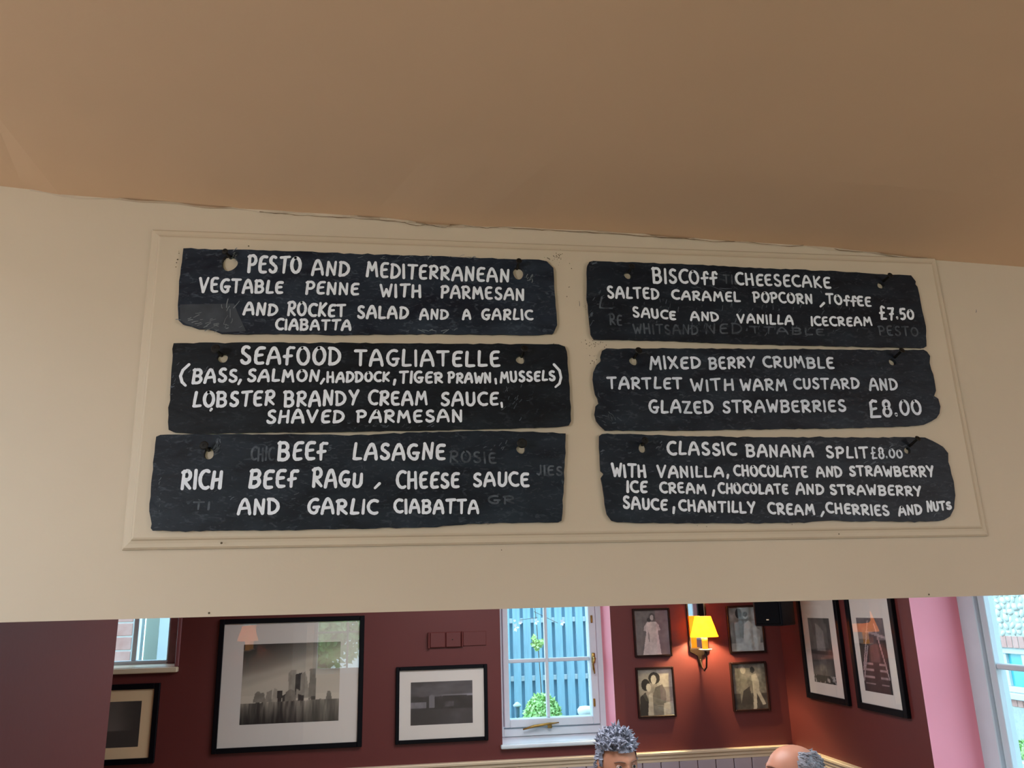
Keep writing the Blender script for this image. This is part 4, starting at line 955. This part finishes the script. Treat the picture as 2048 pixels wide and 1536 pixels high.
# ------------------------------------------------------------------ outside: ground, fence, bush, walls
M['ground'] = mat('paving', rgb(120, 120, 116), .9, var=.1, vscale=2)
obj('ground', BX(-9, 14, YB+.37, 16, -.2, -.02), M['ground'], kind='structure')
obj('ground', BX(XR+.37, 14, -6, YB+.37, -.2, -.02), M['ground'], kind='structure')
obj('ground', BX(-9, 9, -14, -2.41, -.2, -.02), mat('lawn', rgb(92, 150, 50), .9, col2=rgb(120, 175, 70), vscale=30), kind='structure')
YFn = 7.3
M['fence'] = mat('blue_fence_paint', rgb(138, 174, 192), .6, var=.12, vscale=5, stretch=(10, 1, 1))
fx0 = atY(990, 1300, YFn).x-.5
root = empty('garden_fence', (fx0, YFn, 0), 'tall blue hit and miss board fence outside, seen through the white casement window', 'fence')
ft = 2.35
first = obj('board', BX(fx0, fx0+.066, YFn-.015, YFn, 0, ft, .003), M['fence'], root)
back = obj('board', BX(fx0+.040, fx0+.106, YFn+.05, YFn+.065, 0, ft, .003), M['fence'], root)
for k in range(1, 26):
    instance(first, 'board', root, (.094*k, 0, 0)); instance(back, 'board', root, (.094*k, 0, 0))
for yy in (1237, 1352):
    z = atY(1125, yy, YFn).z; obj('rail', BX(fx0, fx0+2.5, YFn+.001, YFn+.049, z-.03, z+.012, .003), M['white'], root)
obj('rail', BX(fx0, fx0+2.5, YFn+.001, YFn+.049, .3, .34, .003), M['fence'], root)
def leaf_cloud(bm, c, rx, ry, rz, n, s, rnd, shell=.75):
    for _ in range(n):
        v = Vector((rnd.gauss(0, 1), rnd.gauss(0, 1), rnd.gauss(0, 1))).normalized(); r = rnd.uniform(shell, 1)
        p = Vector((c[0]+v.x*rx*r, c[1]+v.y*ry*r, c[2]+v.z*rz*r)); t = Vector((rnd.gauss(0, 1), rnd.gauss(0, 1), rnd.gauss(0, 1))).normalized(); w_ = t.cross(v).normalized(); l = s*rnd.uniform(.6, 1.3)
        vs = [bm.verts.new(p-w_*l*.35), bm.verts.new(p+t*l*.5+v*l*.2), bm.verts.new(p+w_*l*.35), bm.verts.new(p-t*l*.5)]
        bm.faces.new(vs)
rnd = random.Random(5)
M['leaf'] = mat('bright_leaf', rgb(132, 184, 96), .6, col2=rgb(214, 240, 170), vscale=18)
M['leaf_y'] = mat('yellow_green_leaf', rgb(170, 205, 110), .6, col2=rgb(215, 235, 170), vscale=18)
M['stem'] = mat('brown_stem', rgb(90, 70, 50), .8)
p = atY(1086, 1435, 6.6); hw = (atY(1124, 1430, 6.6).x-atY(1049, 1430, 6.6).x)/2; ht = p.z-atY(1086, 1381, 6.6).z
root = empty('round_bush', (p.x, 6.6, 0), 'round bright green bush in front of the blue fence, outside the casement window', 'bush')
bm = bmesh.new(); zc = p.z-.02; hz = abs(ht)+.0
leaf_cloud(bm, (p.x, 6.6, zc), hw, hw, hz, 3600, .036, rnd); leaf_cloud(bm, (p.x, 6.6, zc), hw*.85, hw*.85, hz*.85, 900, .06, rnd, .5); obj('foliage', bm, M['leaf'], root, recalc=False, kind='stuff')
bm = tube(bmesh.new(), [(p.x, 6.6, -.02), (p.x, 6.6, zc)], [.03, .02], 8); obj('stem', bm, M['stem'], root)
# climber sprigs and blossoms against the fence
p = atY(1072, 1285, 6.9); root = empty('climbing_plant', (p.x+.02, 6.95, 0), 'thin climber with yellow green leaves and white blossoms against the blue fence', 'plant')
bm = bmesh.new(); tube(bm, [(p.x+.1, 6.97, -.02), (p.x+.05, 6.97, 1.0), (p.x+.02, 6.96, 1.7), (p.x-.02, 6.96, 2.2)], [.006, .004, .003, .002], 6); tube(bm, [(p.x+.03, 6.96, 1.75), (p.x-.12, 6.95, atY(1034, 1240, 6.95).z)], .002, 5)
tube(bm, [(p.x+.0, 6.96, 1.8), (p.x+.2, 6.95, atY(1122, 1246, 6.95).z)], .002, 5); obj('stem', bm, M['stem'], root)
bm = bmesh.new()
for x, y, rx, rz, n in ((1068, 1276, .02, .035, 40), (1074, 1288, .05, .04, 90), (1085, 1284, .03, .03, 40), (1073, 1297, .03, .03, 30)):
    c = atY(x, y, 6.9); leaf_cloud(bm, c, rx, .03, rz, n, .035, rnd, .2)
obj('foliage', bm, M['leaf_y'], root, recalc=False, kind='stuff')
M['bloss'] = mat('pale_blossom', rgb(235, 232, 230), .7, col2=rgb(225, 195, 215), vscale=60)
for x, y, s_, ln in ((1031, 1255, .018, 1.9), (1040, 1245, .024, .7), (1072, 1243, .015, 1.8), (1124, 1245, .018, 1.5), (1029, 1241, .02, .6)):
    c = atY(x, y, 6.93); bm = bmesh.new()
    for k in range(5):
        a = 2*PI*k/5; d_ = Vector((math.cos(a)*.8, -.5, math.sin(a)*ln)).normalized(); w_ = Vector((-math.sin(a), 0, math.cos(a)))
        vs = [bm.verts.new(c), bm.verts.new(c+d_*s_*ln*.6+w_*s_*.5), bm.verts.new(c+d_*s_*ln*1.1), bm.verts.new(c+d_*s_*ln*.6-w_*s_*.5)]; bm.faces.new(vs)
    obj('blossom', bm, M['bloss'], root, recalc=False)
c = atY(1171, 1423, 6.4); root = empty('bird_table', (c.x, 6.4, 0), 'small rounded white dish on a post outside, lower right corner of the casement window', 'bird table')
bm = bmesh.new(); lathe(bm, [(.01, -.05), (.035, -.045), (.06, -.01), (.062, .015), (.045, .035), (.01, .04)], c, 20, closed=True); obj('dish', bm, mat('white_stone', rgb(232, 236, 236), .6), root, smooth=True)
bm = lathe(bmesh.new(), [(.04, -.02), (.02, .05), (.015, c.z-.05)], (c.x, 6.4, 0), 12, closed=True); obj('post', bm, M['white'], root)
c = atY(1034.5, 1410, 6.8); root = empty('garden_light', (c.x, 6.8, 0), 'small post light with pale cap outside, left of the round bush', 'lamp')
bm = lathe(bmesh.new(), [(.03, -.012), (.034, .0), (.012, .02), (.001, .024)], c, 16, closed=True); obj('cap', bm, M['white'], root, smooth=True)
bm = lathe(bmesh.new(), [(.018, -.09), (.02, -.012)], c, 12, closed=True); obj('lens', bm, mat('grey_lens', rgb(80, 110, 130), .3), root)
bm = lathe(bmesh.new(), [(.008, -.02), (.008, c.z-.09)], (c.x, 6.8, 0), 8, closed=True); obj('post', bm, M['screw'], root)
# brick wall and green door outside window_3
YK = 6.1; bxr = atY(262.5, 1290, YK).x
M['mortar'] = mat('white_mortar', rgb(205, 203, 200), .9, var=.05, vscale=40); M['brick'] = mat('washed_red_brick', rgb(180, 132, 124), .85, col2=rgb(200, 160, 152), vscale=9)
root = empty('brick_wall', (bxr-.6, YK, -.02), kind='structure')
root.name = 'wall_garden_brick'; ORG[root.name] = Vector((bxr-.6, YK, -.02))
obj('mortar', BX(bxr-1.5, bxr, YK+.006, YK+.2, -.02, 3.0), M['mortar'], root)
zc0 = atY(245, 1324, YK).z; first = None; course = .092; bl = .25
off_z = (atY(245, 1272, YK).z) % course
for r in range(int(1.3/course), int(2.3/course)):
    z = r*course+off_z-.004; st = (r % 2)*bl/2
    for k in range(4):
        x1 = bxr-.002-k*(bl+.01)+ (0 if r % 2 else -.0); 
        if r % 2: x1 = bxr-.002-k*(bl+.01)
        else: x1 = bxr-.002-k*(bl+.01)+(bl+.01)/2
        x0 = x1-bl; xx1 = min(x1, bxr-.002)
        obj('brick', BX(x0, xx1, YK, YK+.1, z+.005, z+course-.006, .003), M['brick'], root)
obj('door_post', BX(0, 1, 0, 1, 0, 1), M['white']) if False else None
gp = atY(312, 1290, 6.3)
root = empty('door_1', (gp.x-.3, 6.3, 0), kind='structure')
obj('door_leaf', BX(bxr+.02, gp.x+.35, 6.32, 6.36, 0, 2.4, .004), mat('pale_green_paint', rgb(205, 210, 196), .6), root)
obj('door_frame', BX(atY(264, 1290, 6.22).x, atY(279, 1290, 6.22).x, 6.22, 6.31, 0, 2.4, .004), M['white'], root)
obj('door_frame', BX(atY(315, 1290, 6.2).x, atY(352, 1290, 6.2).x, 6.2, 6.31, 0, 2.4, .004), M['white'], root)
# flint wall with window outside window_2
XF = 5.4
M['flint'] = mat('pale_flint', rgb(168, 178, 176), .6, col2=rgb(226, 230, 222), vscale=14); M['flint_m'] = mat('lime_mortar', rgb(176, 184, 178), .95, var=.12, vscale=30)
w2d = [at(x, y, 'X', XF) for x, y in ((1990, 1295), (2046, 1388))]
zt_, zb2 = at(2015, 1296, 'X', XF).z, at(2015, 1384, 'X', XF).z
wy1 = at(1950, 1340, 'X', XF).y; wy0 = wy1-2.2; MU = (at(2006, 1340, 'X', XF).y, at(2043, 1340, 'X', XF).y)
fw_ = wall_holes('X', XF, XF+.4, 2.2, 9.5, -.02, 4.2, [(wy0, wy1, zb2, zt_)], [M['flint_m'], M['flint_m'], M['outside']], 'wall_flint')
rnd = random.Random(3); protos = []
for k in range(5):
    bm = bmesh.new(); bmesh.ops.create_icosphere(bm, subdivisions=1, radius=1)
    for v in bm.verts: v.co = Vector((v.co.x*.35, v.co.y*rnd.uniform(.8, 1.1), v.co.z*rnd.uniform(.6, 1.0)))*(1+rnd.uniform(-.2, .2))
    me = bpy.data.meshes.new('flint'); bm.to_mesh(me); bm.free(); me.materials.append(M['flint'])
    for p_ in me.polygons: p_.use_smooth = True
    protos.append(me)
cnt = 0; lz = (at(2015, 1276, 'X', XF).z, zt_); 
yv1 = at(1970, 1210, 'X', XF).y+.1; z_ = 1.0
org = ORG[fw_.name]; cand = []
zz = .95
while zz < 2.25:
    yy = 5.75
    while yy < yv1:
        s_ = rnd.uniform(.032, .05)
        yj, zj = yy+rnd.uniform(-.01, .01), zz+rnd.uniform(-.012, .012)
        if not (wy0-.1 < yj < wy1+.07 and zb2-.09 < zj < zt_+.1): cand.append((yj, zj, s_))
        yy += .072
    zz += .056
cand.sort(key=lambda c_: abs(c_[0]-6.7)*1.0+abs(c_[1]-1.5)*.5)
for yj, zj, s_ in cand[:298]:
    o = bpy.data.objects.new('flint', rnd.choice(protos)); COL.objects.link(o); o.parent = fw_; o.location = Vector((XF, yj, zj))-org; o.scale = (s_, s_, s_*.85); o.rotation_euler.x = rnd.uniform(0, 6)
wo = empty('window_6', (XF+.1, (wy0+wy1)/2, zb2), kind='structure')
bm = bmesh.new(); rect_bars(bm, 'X', XF+.02, XF+.09, wy0, wy1, zb2, zt_, .05)
for k in (0, 1, 2, 3): bx(bm, XF+.035, XF+.065, MU[0]+(MU[1]-MU[0])*k-.022, MU[0]+(MU[1]-MU[0])*k+.022, zb2+.05, zt_-.05, .003)
obj('window_frame', bm, M['white'], wo)
bm = BX(XF-.05, XF+.03, wy0-.05, wy1+.05, zb2-.05, zb2, .004); obj('window_sill', bm, M['white'], wo)
bm = bmesh.new(); quad(bm, [(XF+.06, wy0, zb2), (XF+.06, wy1, zb2), (XF+.06, wy1, zt_), (XF+.06, wy0, zt_)]); obj('pane', bm, mat('teal_window_glass', rgb(70, 175, 185), .15), wo, recalc=False)
for (yA, yB_, zA) in ((wy0-.04, wy1+.09, zt_+.004), (wy0-.04, wy1+.09, zb2-.115)):
    k = 0; y_ = yB_
    while y_ > yA:
        obj('brick', BX(XF-.006, XF+.05, y_-.068, y_-.004, zA, zA+(.10 if zA > zt_ else .06), .003), M['brick'], wo); y_ -= .072
# low garden features below the flint wall's window
c = at(2040, 1508, 'X', 4.9); root = empty('garden_planter', (4.9, c.y, -.02), 'pale garden planter with clipped greenery outside the right hand window', 'planter')
obj('trough', BX(4.75, 5.05, c.y-.5, c.y+.35, -.02, c.z-.02, .01), mat('pale_trough', rgb(205, 205, 196), .8), root)
bm = bmesh.new()
for k in range(6): leaf_cloud(bm, (4.9, c.y-.4+k*.13, c.z+.04), .13, .09, .07, 200, .04, rnd, .3)
obj('foliage', bm, M['leaf'], root, recalc=False, kind='stuff')
# tree and hedge behind the rear windows (mirrored in the picture glass)
root = empty('garden_tree', (-1.6, -9, -.02), 'leafy green tree on the lawn, seen only mirrored in the large picture glass', 'tree')
bm = bmesh.new(); leaf_cloud(bm, (-1.6, -9, 1.5), 1.1, 1.1, .9, 2500, .16, rnd, .4); obj('foliage', bm, M['leaf'], root, recalc=False, kind='stuff')
bm = tube(bmesh.new(), [(-1.6, -9, -.02), (-1.55, -9, 1.2), (-1.6, -9, 2.4)], [.14, .1, .07], 10); obj('trunk', bm, M['stem'], root)
# ------------------------------------------------------------------ people
def dep_mesh(o):
    dg = bpy.context.evaluated_depsgraph_get(); dg.update(); me = bpy.data.meshes.new_from_object(o.evaluated_get(dg)); return me
def gs(x, c, s): return math.exp(-((x-c)/s)**2)
FLAT = [0.0]
def head_pt(d):
    """d: unit direction, x right, y forward, z up"""
    x, y, z = d
    r = Vector((x*.075, y*.095, z*.118))
    if z > .1: r.z = .0118+(r.z-.0118)*(1-FLAT[0])
    if z < 0: r.x *= 1-.26*z*z; r.y *= (1-.10*z*z) if y > 0 else (1-.30*z*z)
    if z > .2 and y < 0: r.y *= 1.05
    if y > 0:
        f = 0
        f += .024*gs(x, 0, .13)*gs(z, -.27, .16)+.010*gs(x, 0, .10)*gs(z, -.05, .18)     # nose
        f -= .010*(gs(x, .40, .17)+gs(x, -.40, .17))*gs(z, .02, .12)                         # sockets
        f += .005*gs(z, .2, .09)*gs(x, 0, .55)                                               # brow
        f += .006*gs(x, 0, .25)*(gs(z, -.53, .05)+gs(z, -.63, .05)); f -= .003*gs(x, 0, .3)*gs(z, -.58, .025)
        f += .009*gs(x, 0, .3)*gs(z, -.88, .14)                                              # chin
        f += .004*(gs(x, .55, .18)+gs(x, -.55, .18))*gs(z, -.25, .18)
        r.y += f
    return r
def sphere_dirs(nu=56, nv=40):
    V_, Fc = [], []
    for j in range(1, nv):
        t = PI*j/nv
        for i in range(nu): p = 2*PI*i/nu; V_.append((math.sin(t)*math.cos(p), math.sin(t)*math.sin(p), math.cos(t)))
    V_ += [(0, 0, 1), (0, 0, -1)]; n = len(V_)
    for j in range(nv-2):
        for i in range(nu): Fc.append((j*nu+i, (j+1)*nu+i, (j+1)*nu+(i+1) % nu, j*nu+(i+1) % nu))
    for i in range(nu): Fc.append((n-2, i, (i+1) % nu)); Fc.append((n-1, (nv-2)*nu+(i+1) % nu, (nv-2)*nu+i))
    return V_, Fc
SD = sphere_dirs()
def person(label, loc, ang, s, skin, hairf, shirt_col, trouser_col, brow_col, hy=0, flat=0):
    FLAT[0] = flat
    root = empty('person', (loc[0], loc[1], 0), label, 'person')
    HC = Vector((0, .035, 1.20))
    J = dict(pel=((0, 0, .57), .125), wai=((0, 0, .70), .112), che=((0, .0, .86), .125), upc=((0, 0, .97), .095), nb=((0, 0, 1.04), .058), nt=((0, .02, 1.11), .05), hd=((0, .03, 1.17), .05))
    E_ = [('pel', 'wai'), ('wai', 'che'), ('che', 'upc'), ('upc', 'nb'), ('nb', 'nt'), ('nt', 'hd')]
    for sd, sx in (('l', -1), ('r', 1)):
        J.update({sd+'sh': ((sx*.165, 0, .965), .052), sd+'el': ((sx*.215, .05, .74), .038), sd+'wr': ((sx*.13, .27, .725), .026), sd+'pa': ((sx*.115, .325, .725), .026),
                  sd+'hp': ((sx*.09, .03, .535), .085), sd+'kn': ((sx*.12, .43, .52), .056), sd+'an': ((sx*.12, .41, .09), .037), sd+'ft': ((sx*.13, .54, .04), .032)})
        E_ += [('upc', sd+'sh'), (sd+'sh', sd+'el'), (sd+'el', sd+'wr'), (sd+'wr', sd+'pa'), ('pel', sd+'hp'), (sd+'hp', sd+'kn'), (sd+'kn', sd+'an'), (sd+'an', sd+'ft')]
        for k, (dx, ln) in enumerate(((-.024, .058), (-.008, .068), (.009, .064), (.025, .05))):
            b = Vector((sx*.115+dx, .345, .727)); n1, n2, n3 = '%sf%da' % (sd, k), '%sf%db' % (sd, k), '%sf%dc' % (sd, k)
            J[n1] = (tuple(b), .0085); J[n2] = (tuple(b+Vector((0, ln*.55, -.004))), .008); J[n3] = (tuple(b+Vector((0, ln*.95, -.02))), .0068)
            E_ += [(sd+'pa', n1), (n1, n2), (n2, n3)]
        b = Vector((sx*.115-sx*.03, .305, .72)); J[sd+'ta'] = (tuple(b), .010); J[sd+'tb'] = (tuple(b+Vector((-sx*.022, .028, -.008))), .008)
        E_ += [(sd+'pa', sd+'ta'), (sd+'ta', sd+'tb')]
    names = list(J); me = bpy.data.meshes.new('sk'); me.from_pydata([J[n][0] for n in names], [(names.index(a), names.index(b)) for a, b in E_], [])
    tmp = bpy.data.objects.new('sk', me); COL.objects.link(tmp); md = tmp.modifiers.new('s', 'SKIN'); md.use_smooth_shade = True
    for i, n in enumerate(names): me.skin_vertices[0].data[i].radius = (J[n][1], J[n][1]); me.skin_vertices[0].data[i].use_root = (n == 'pel')
    sb = tmp.modifiers.new('u', 'SUBSURF'); sb.levels = 1; sb.render_levels = 1
    body = dep_mesh(tmp); bpy.data.objects.remove(tmp, do_unlink=True)
    bm = bmesh.new(); bm.from_mesh(body)
    ch, sh_ = math.cos(hy), math.sin(hy)
    def HT(p): q_ = p-HC; return HC+Vector((q_.x*ch-q_.y*sh_, q_.x*sh_+q_.y*ch, q_.z))
    hv = [bm.verts.new(HT(HC+head_pt(d))) for d in SD[0]]
    for f in SD[1]: bm.faces.new([hv[i] for i in f])
    for sx in (-1, 1):
        r = bmesh.ops.create_icosphere(bm, subdivisions=2, radius=1)
        for v_ in r['verts']: v_.co = HT(HC+Vector((sx*.076+v_.co.x*.010, -.012+v_.co.y*.019, -.006+v_.co.z*.032)))
    me = bpy.data.meshes.new('b'); bm.to_mesh(me); bm.free()
    tmp = bpy.data.objects.new('b', me); COL.objects.link(tmp); rm = tmp.modifiers.new('r', 'REMESH'); rm.mode = 'VOXEL'; rm.voxel_size = .0042
    sm = tmp.modifiers.new('sm', 'SMOOTH'); sm.factor = .5; sm.iterations = 2
    body = dep_mesh(tmp); bpy.data.objects.remove(tmp, do_unlink=True)
    ca, sa = math.cos(ang-R90), math.sin(ang-R90)
    T = lambda p: Vector(((p[0]*ca-p[1]*sa)*s, (p[0]*sa+p[1]*ca)*s, p[2]*s))
    def fin(name, bm, m, smooth=True, **kw):
        if name in ('eye', 'eyebrow', 'eyelid', 'hair'):
            for v_ in bm.verts: v_.co = HT(v_.co)
        for v_ in bm.verts: v_.co = T(v_.co)+Vector((loc[0], loc[1], 0))
        return obj(name, bm, m, root, smooth=smooth, recalc=False, **kw)
    def garment(name, pred, off, m):
        b2 = bmesh.new(); b2.from_mesh(body); b2.normal_update()
        bmesh.ops.delete(b2, geom=[f for f in b2.faces if not pred(f.calc_center_median())], context='FACES')
        for v_ in b2.verts: v_.co += v_.normal*off
        fin(name, b2, m)
    arm = lambda c: abs(c.x) > .10 and c.y > .09 and c.z > .66
    garment('shirt', lambda c: (.60 < c.z < 1.035 and not (c.y > .235 and c.z > .64)) , .007, mat('shirt_cloth', shirt_col, .85, bump=.3, bscale=120))
    garment('trousers', lambda c: .12 < c.z < .64 and not (c.z > .60 and c.y > .3) and not (c.z > .66), .006, mat('trouser_cloth', trouser_col, .9, bump=.3, bscale=150))
    garment('shoe', lambda c: c.z < .095, .006, M['black'])
    b1 = bmesh.new(); b1.from_mesh(body); fin('body', b1, skin)
    for sx in (-1, 1):
        c = HC+Vector((sx*.031, .0775, .003)); b3 = bmesh.new(); lathe(b3, [(.0005, .0125), (.0058, .0108)], (0, 0, 0), 12)
        for v_ in b3.verts: v_.co = c+Vector((v_.co.x, v_.co.z, v_.co.y))
        for f in b3.faces: f.material_index = 1
        r = bmesh.ops.create_uvsphere(b3, u_segments=16, v_segments=10, radius=.0118)
        for v_ in r['verts']: v_.co = c+Vector((v_.co.x, v_.co.y, v_.co.z*.85))
        fin('eye', b3, [M['eyewhite'], M['iris']])
        b3 = bmesh.new(); pts = []
        for k in range(7):
            a = (-.44+.075*k)*sx if False else sx*(.16+.085*k); z = .165+.035*math.sin(PI*k/6)
            y = math.sqrt(max(0, 1-a*a-z*z)); pts.append(HC+head_pt((a, y, z))+Vector((0, .0025, 0)))
        tube(b3, pts, [.001, .0026, .003, .003, .0028, .0022, .001], 6); fin('eyebrow', b3, brow_col)
        b3 = bmesh.new(); pts = []
        for k in range(7): pts.append(c+Vector((sx*(-.014+.0047*k), .0105-abs(k-3)*.0016, .0072-abs(k-3)**2*.0007)))
        tube(b3, pts, [.0006, .0012, .0014, .0014, .0014, .0012, .0006], 5); fin('eyelid', b3, skin)
    hairf(root, HC, fin)
    return root
def shell(HC, pred, off, n=(80, 56), jitter=0, seed=1):
    V_, Fc = sphere_dirs(*n); rnd = random.Random(seed); b = bmesh.new(); mp = {}
    def vv(i):
        if i not in mp:
            d = Vector(V_[i]); p = HC+head_pt(d); o_ = off(d)+rnd.uniform(-jitter, jitter); mp[i] = b.verts.new(p+d.normalized()*o_)
        return mp[i]
    for f in Fc:
        c = sum((Vector(V_[i]) for i in f), Vector())/len(f)
        if pred(c): b.faces.new([vv(i) for i in f])
    return b
def tufts(b, HC, n, pred, ln, rad, rnd, lean, curl=.5):
    k = 0
    while k < n:
        d = Vector((rnd.gauss(0, 1), rnd.gauss(0, 1), rnd.gauss(0, 1))).normalized()
        if not pred(d): continue
        k += 1; p = HC+head_pt(d)+d*.002; g = (d+lean(d)+Vector((rnd.gauss(0, .35), rnd.gauss(0, .35), rnd.gauss(0, .2)))*curl).normalized(); sd = Vector((rnd.gauss(0, 1), rnd.gauss(0, 1), rnd.gauss(0, 1)))*curl
        l = ln(d)*rnd.uniform(.6, 1.25)
        q1 = p+g*l*.45; q2 = q1+(g+sd*.5).normalized()*l*.35; q3 = q2+(g+sd*1.0).normalized()*l*.3
        tube(b, [p, q1, q2, q3], [rad, rad*.95, rad*.7, rad*.15], 5, cap=False)
def hair_woman(root, HC, fin):
    rnd = random.Random(12)
    line = lambda d: d.z > (.42+.1*abs(d.x) if d.y > .25 else (.0 if d.y > -.1 else -.45))
    b = shell(HC, line, lambda d: .006+.010*max(0, d.z-.2), jitter=.002)
    top = lambda d: d.z > .50 and d.y > -.8
    tufts(b, HC, 300, top, lambda d: .027+.010*d.z, .0058, rnd, lambda d: Vector((.15, .35, .5)), .9)
    tufts(b, HC, 260, lambda d: line(d) and d.z <= .55 and d.z > -.3, lambda d: .016, .003, rnd, lambda d: Vector((0, -.5, -.3)), .5)
    fin('hair', b, M['hair_w'], label='short spiky silver hair')
def hair_man(root, HC, fin):
    rnd = random.Random(14)
    pred = lambda d: -.6 < d.z < .80+.1*d.y and d.y < .10-.28*max(0, d.z) and not (d.z < -.05 and d.y > -.1)
    b = shell(HC, pred, lambda d: .001+.008*max(0, min(1, (.8-d.z)*1.5))*max(0, min(1, (.15-d.y)*3)), jitter=.0015)
    tufts(b, HC, 700, pred, lambda d: .014, .0022, rnd, lambda d: Vector((0, -.7, -.6)), .5)
    fin('hair', b, M['hair_m'], label='thin grey hair round a bald crown')
M['skin_w'] = mat('skin_pale_tan', rgb(196, 140, 112), .5, var=.05, vscale=20); M['skin_m'] = mat('skin_ruddy', rgb(190, 134, 110), .42, var=.06, vscale=14)
M['eyewhite'] = mat('eye_white', rgb(215, 205, 200), .3); M['iris'] = mat('iris_dark', rgb(48, 38, 34), .2)
M['hair_w'] = mat('silver_hair', rgb(46, 48, 56), .6, col2=rgb(176, 182, 200), vscale=38); M['hair_m'] = mat('grey_hair', rgb(118, 112, 114), .6, col2=rgb(176, 178, 188), vscale=30)
M['brow_w'] = mat('brow_grey', rgb(130, 100, 84), .7); M['brow_m'] = mat('brow_brown', rgb(110, 72, 54), .7)
def seat_person(px, py, Y, ang, bang, **kw):
    e = at(px, py, 'Y', Y); s = e.z/1.203
    f = Vector((math.cos(bang), math.sin(bang)))*.035*s
    return person(loc=(e.x-f.x, e.y-f.y), ang=bang, hy=ang-bang, s=s, **kw), e.x-f.x, e.y-f.y, s
M['chairwood'] = mat('dark_chair_wood', rgb(70, 42, 26), .4, col2=rgb(96, 62, 38), vscale=12, stretch=(1, 1, 8))
def chair(label, x, y, ang, h):
    root = empty('dining_chair', (x, y, 0), label, 'chair')
    ca, sa = math.cos(ang-R90), math.sin(ang-R90)
    def fin(n, bm):
        for v_ in bm.verts: v_.co = Vector((x+v_.co.x*ca-v_.co.y*sa, y+v_.co.x*sa+v_.co.y*ca, v_.co.z))
        obj(n, bm, M['chairwood'], root)
    fin('seat', BX(-.21, .21, -.17, .24, h-.035, h, .01))
    for sx in (-1, 1):
        fin('leg', BX(sx*.18-.018, sx*.18+.018, .18, .216, 0, h-.035, .004)); fin('leg', BX(sx*.18-.018, sx*.18+.018, -.225, -.19, 0, h+.36, .004))
    fin('backrest', BX(-.161, .161, -.215, -.195, h+.20, h+.35, .006)); fin('stretcher', BX(-.161, .161, .19, .205, .18, .2, .003))
aw = math.radians(-78); am = math.radians(166-360); bw = math.radians(-105); bm_ = math.radians(-140)
_, wx, wy_, ws = seat_person(1234.5, 1526.5, 3.5, aw, bw, label='person with short spiky silver hair and both eyes showing at the bottom edge', skin=M['skin_w'], hairf=hair_woman, shirt_col=rgb(60, 66, 84), trouser_col=rgb(40, 42, 52), brow_col=M['brow_w'])
_, mx2, my2, ms = seat_person(1588, 1540, 3.12, am, bm_, flat=.28, label='bald person with grey hair at the back, in profile facing left, at the bottom edge', skin=M['skin_m'], hairf=hair_man, shirt_col=rgb(120, 150, 190), trouser_col=rgb(50, 50, 56), brow_col=M['brow_m'])
chair('dark wooden dining chair under the person with spiky silver hair', wx, wy_, bw, .44*ws)
chair('dark wooden dining chair under the bald person in profile', mx2, my2, bm_, .44*ms)
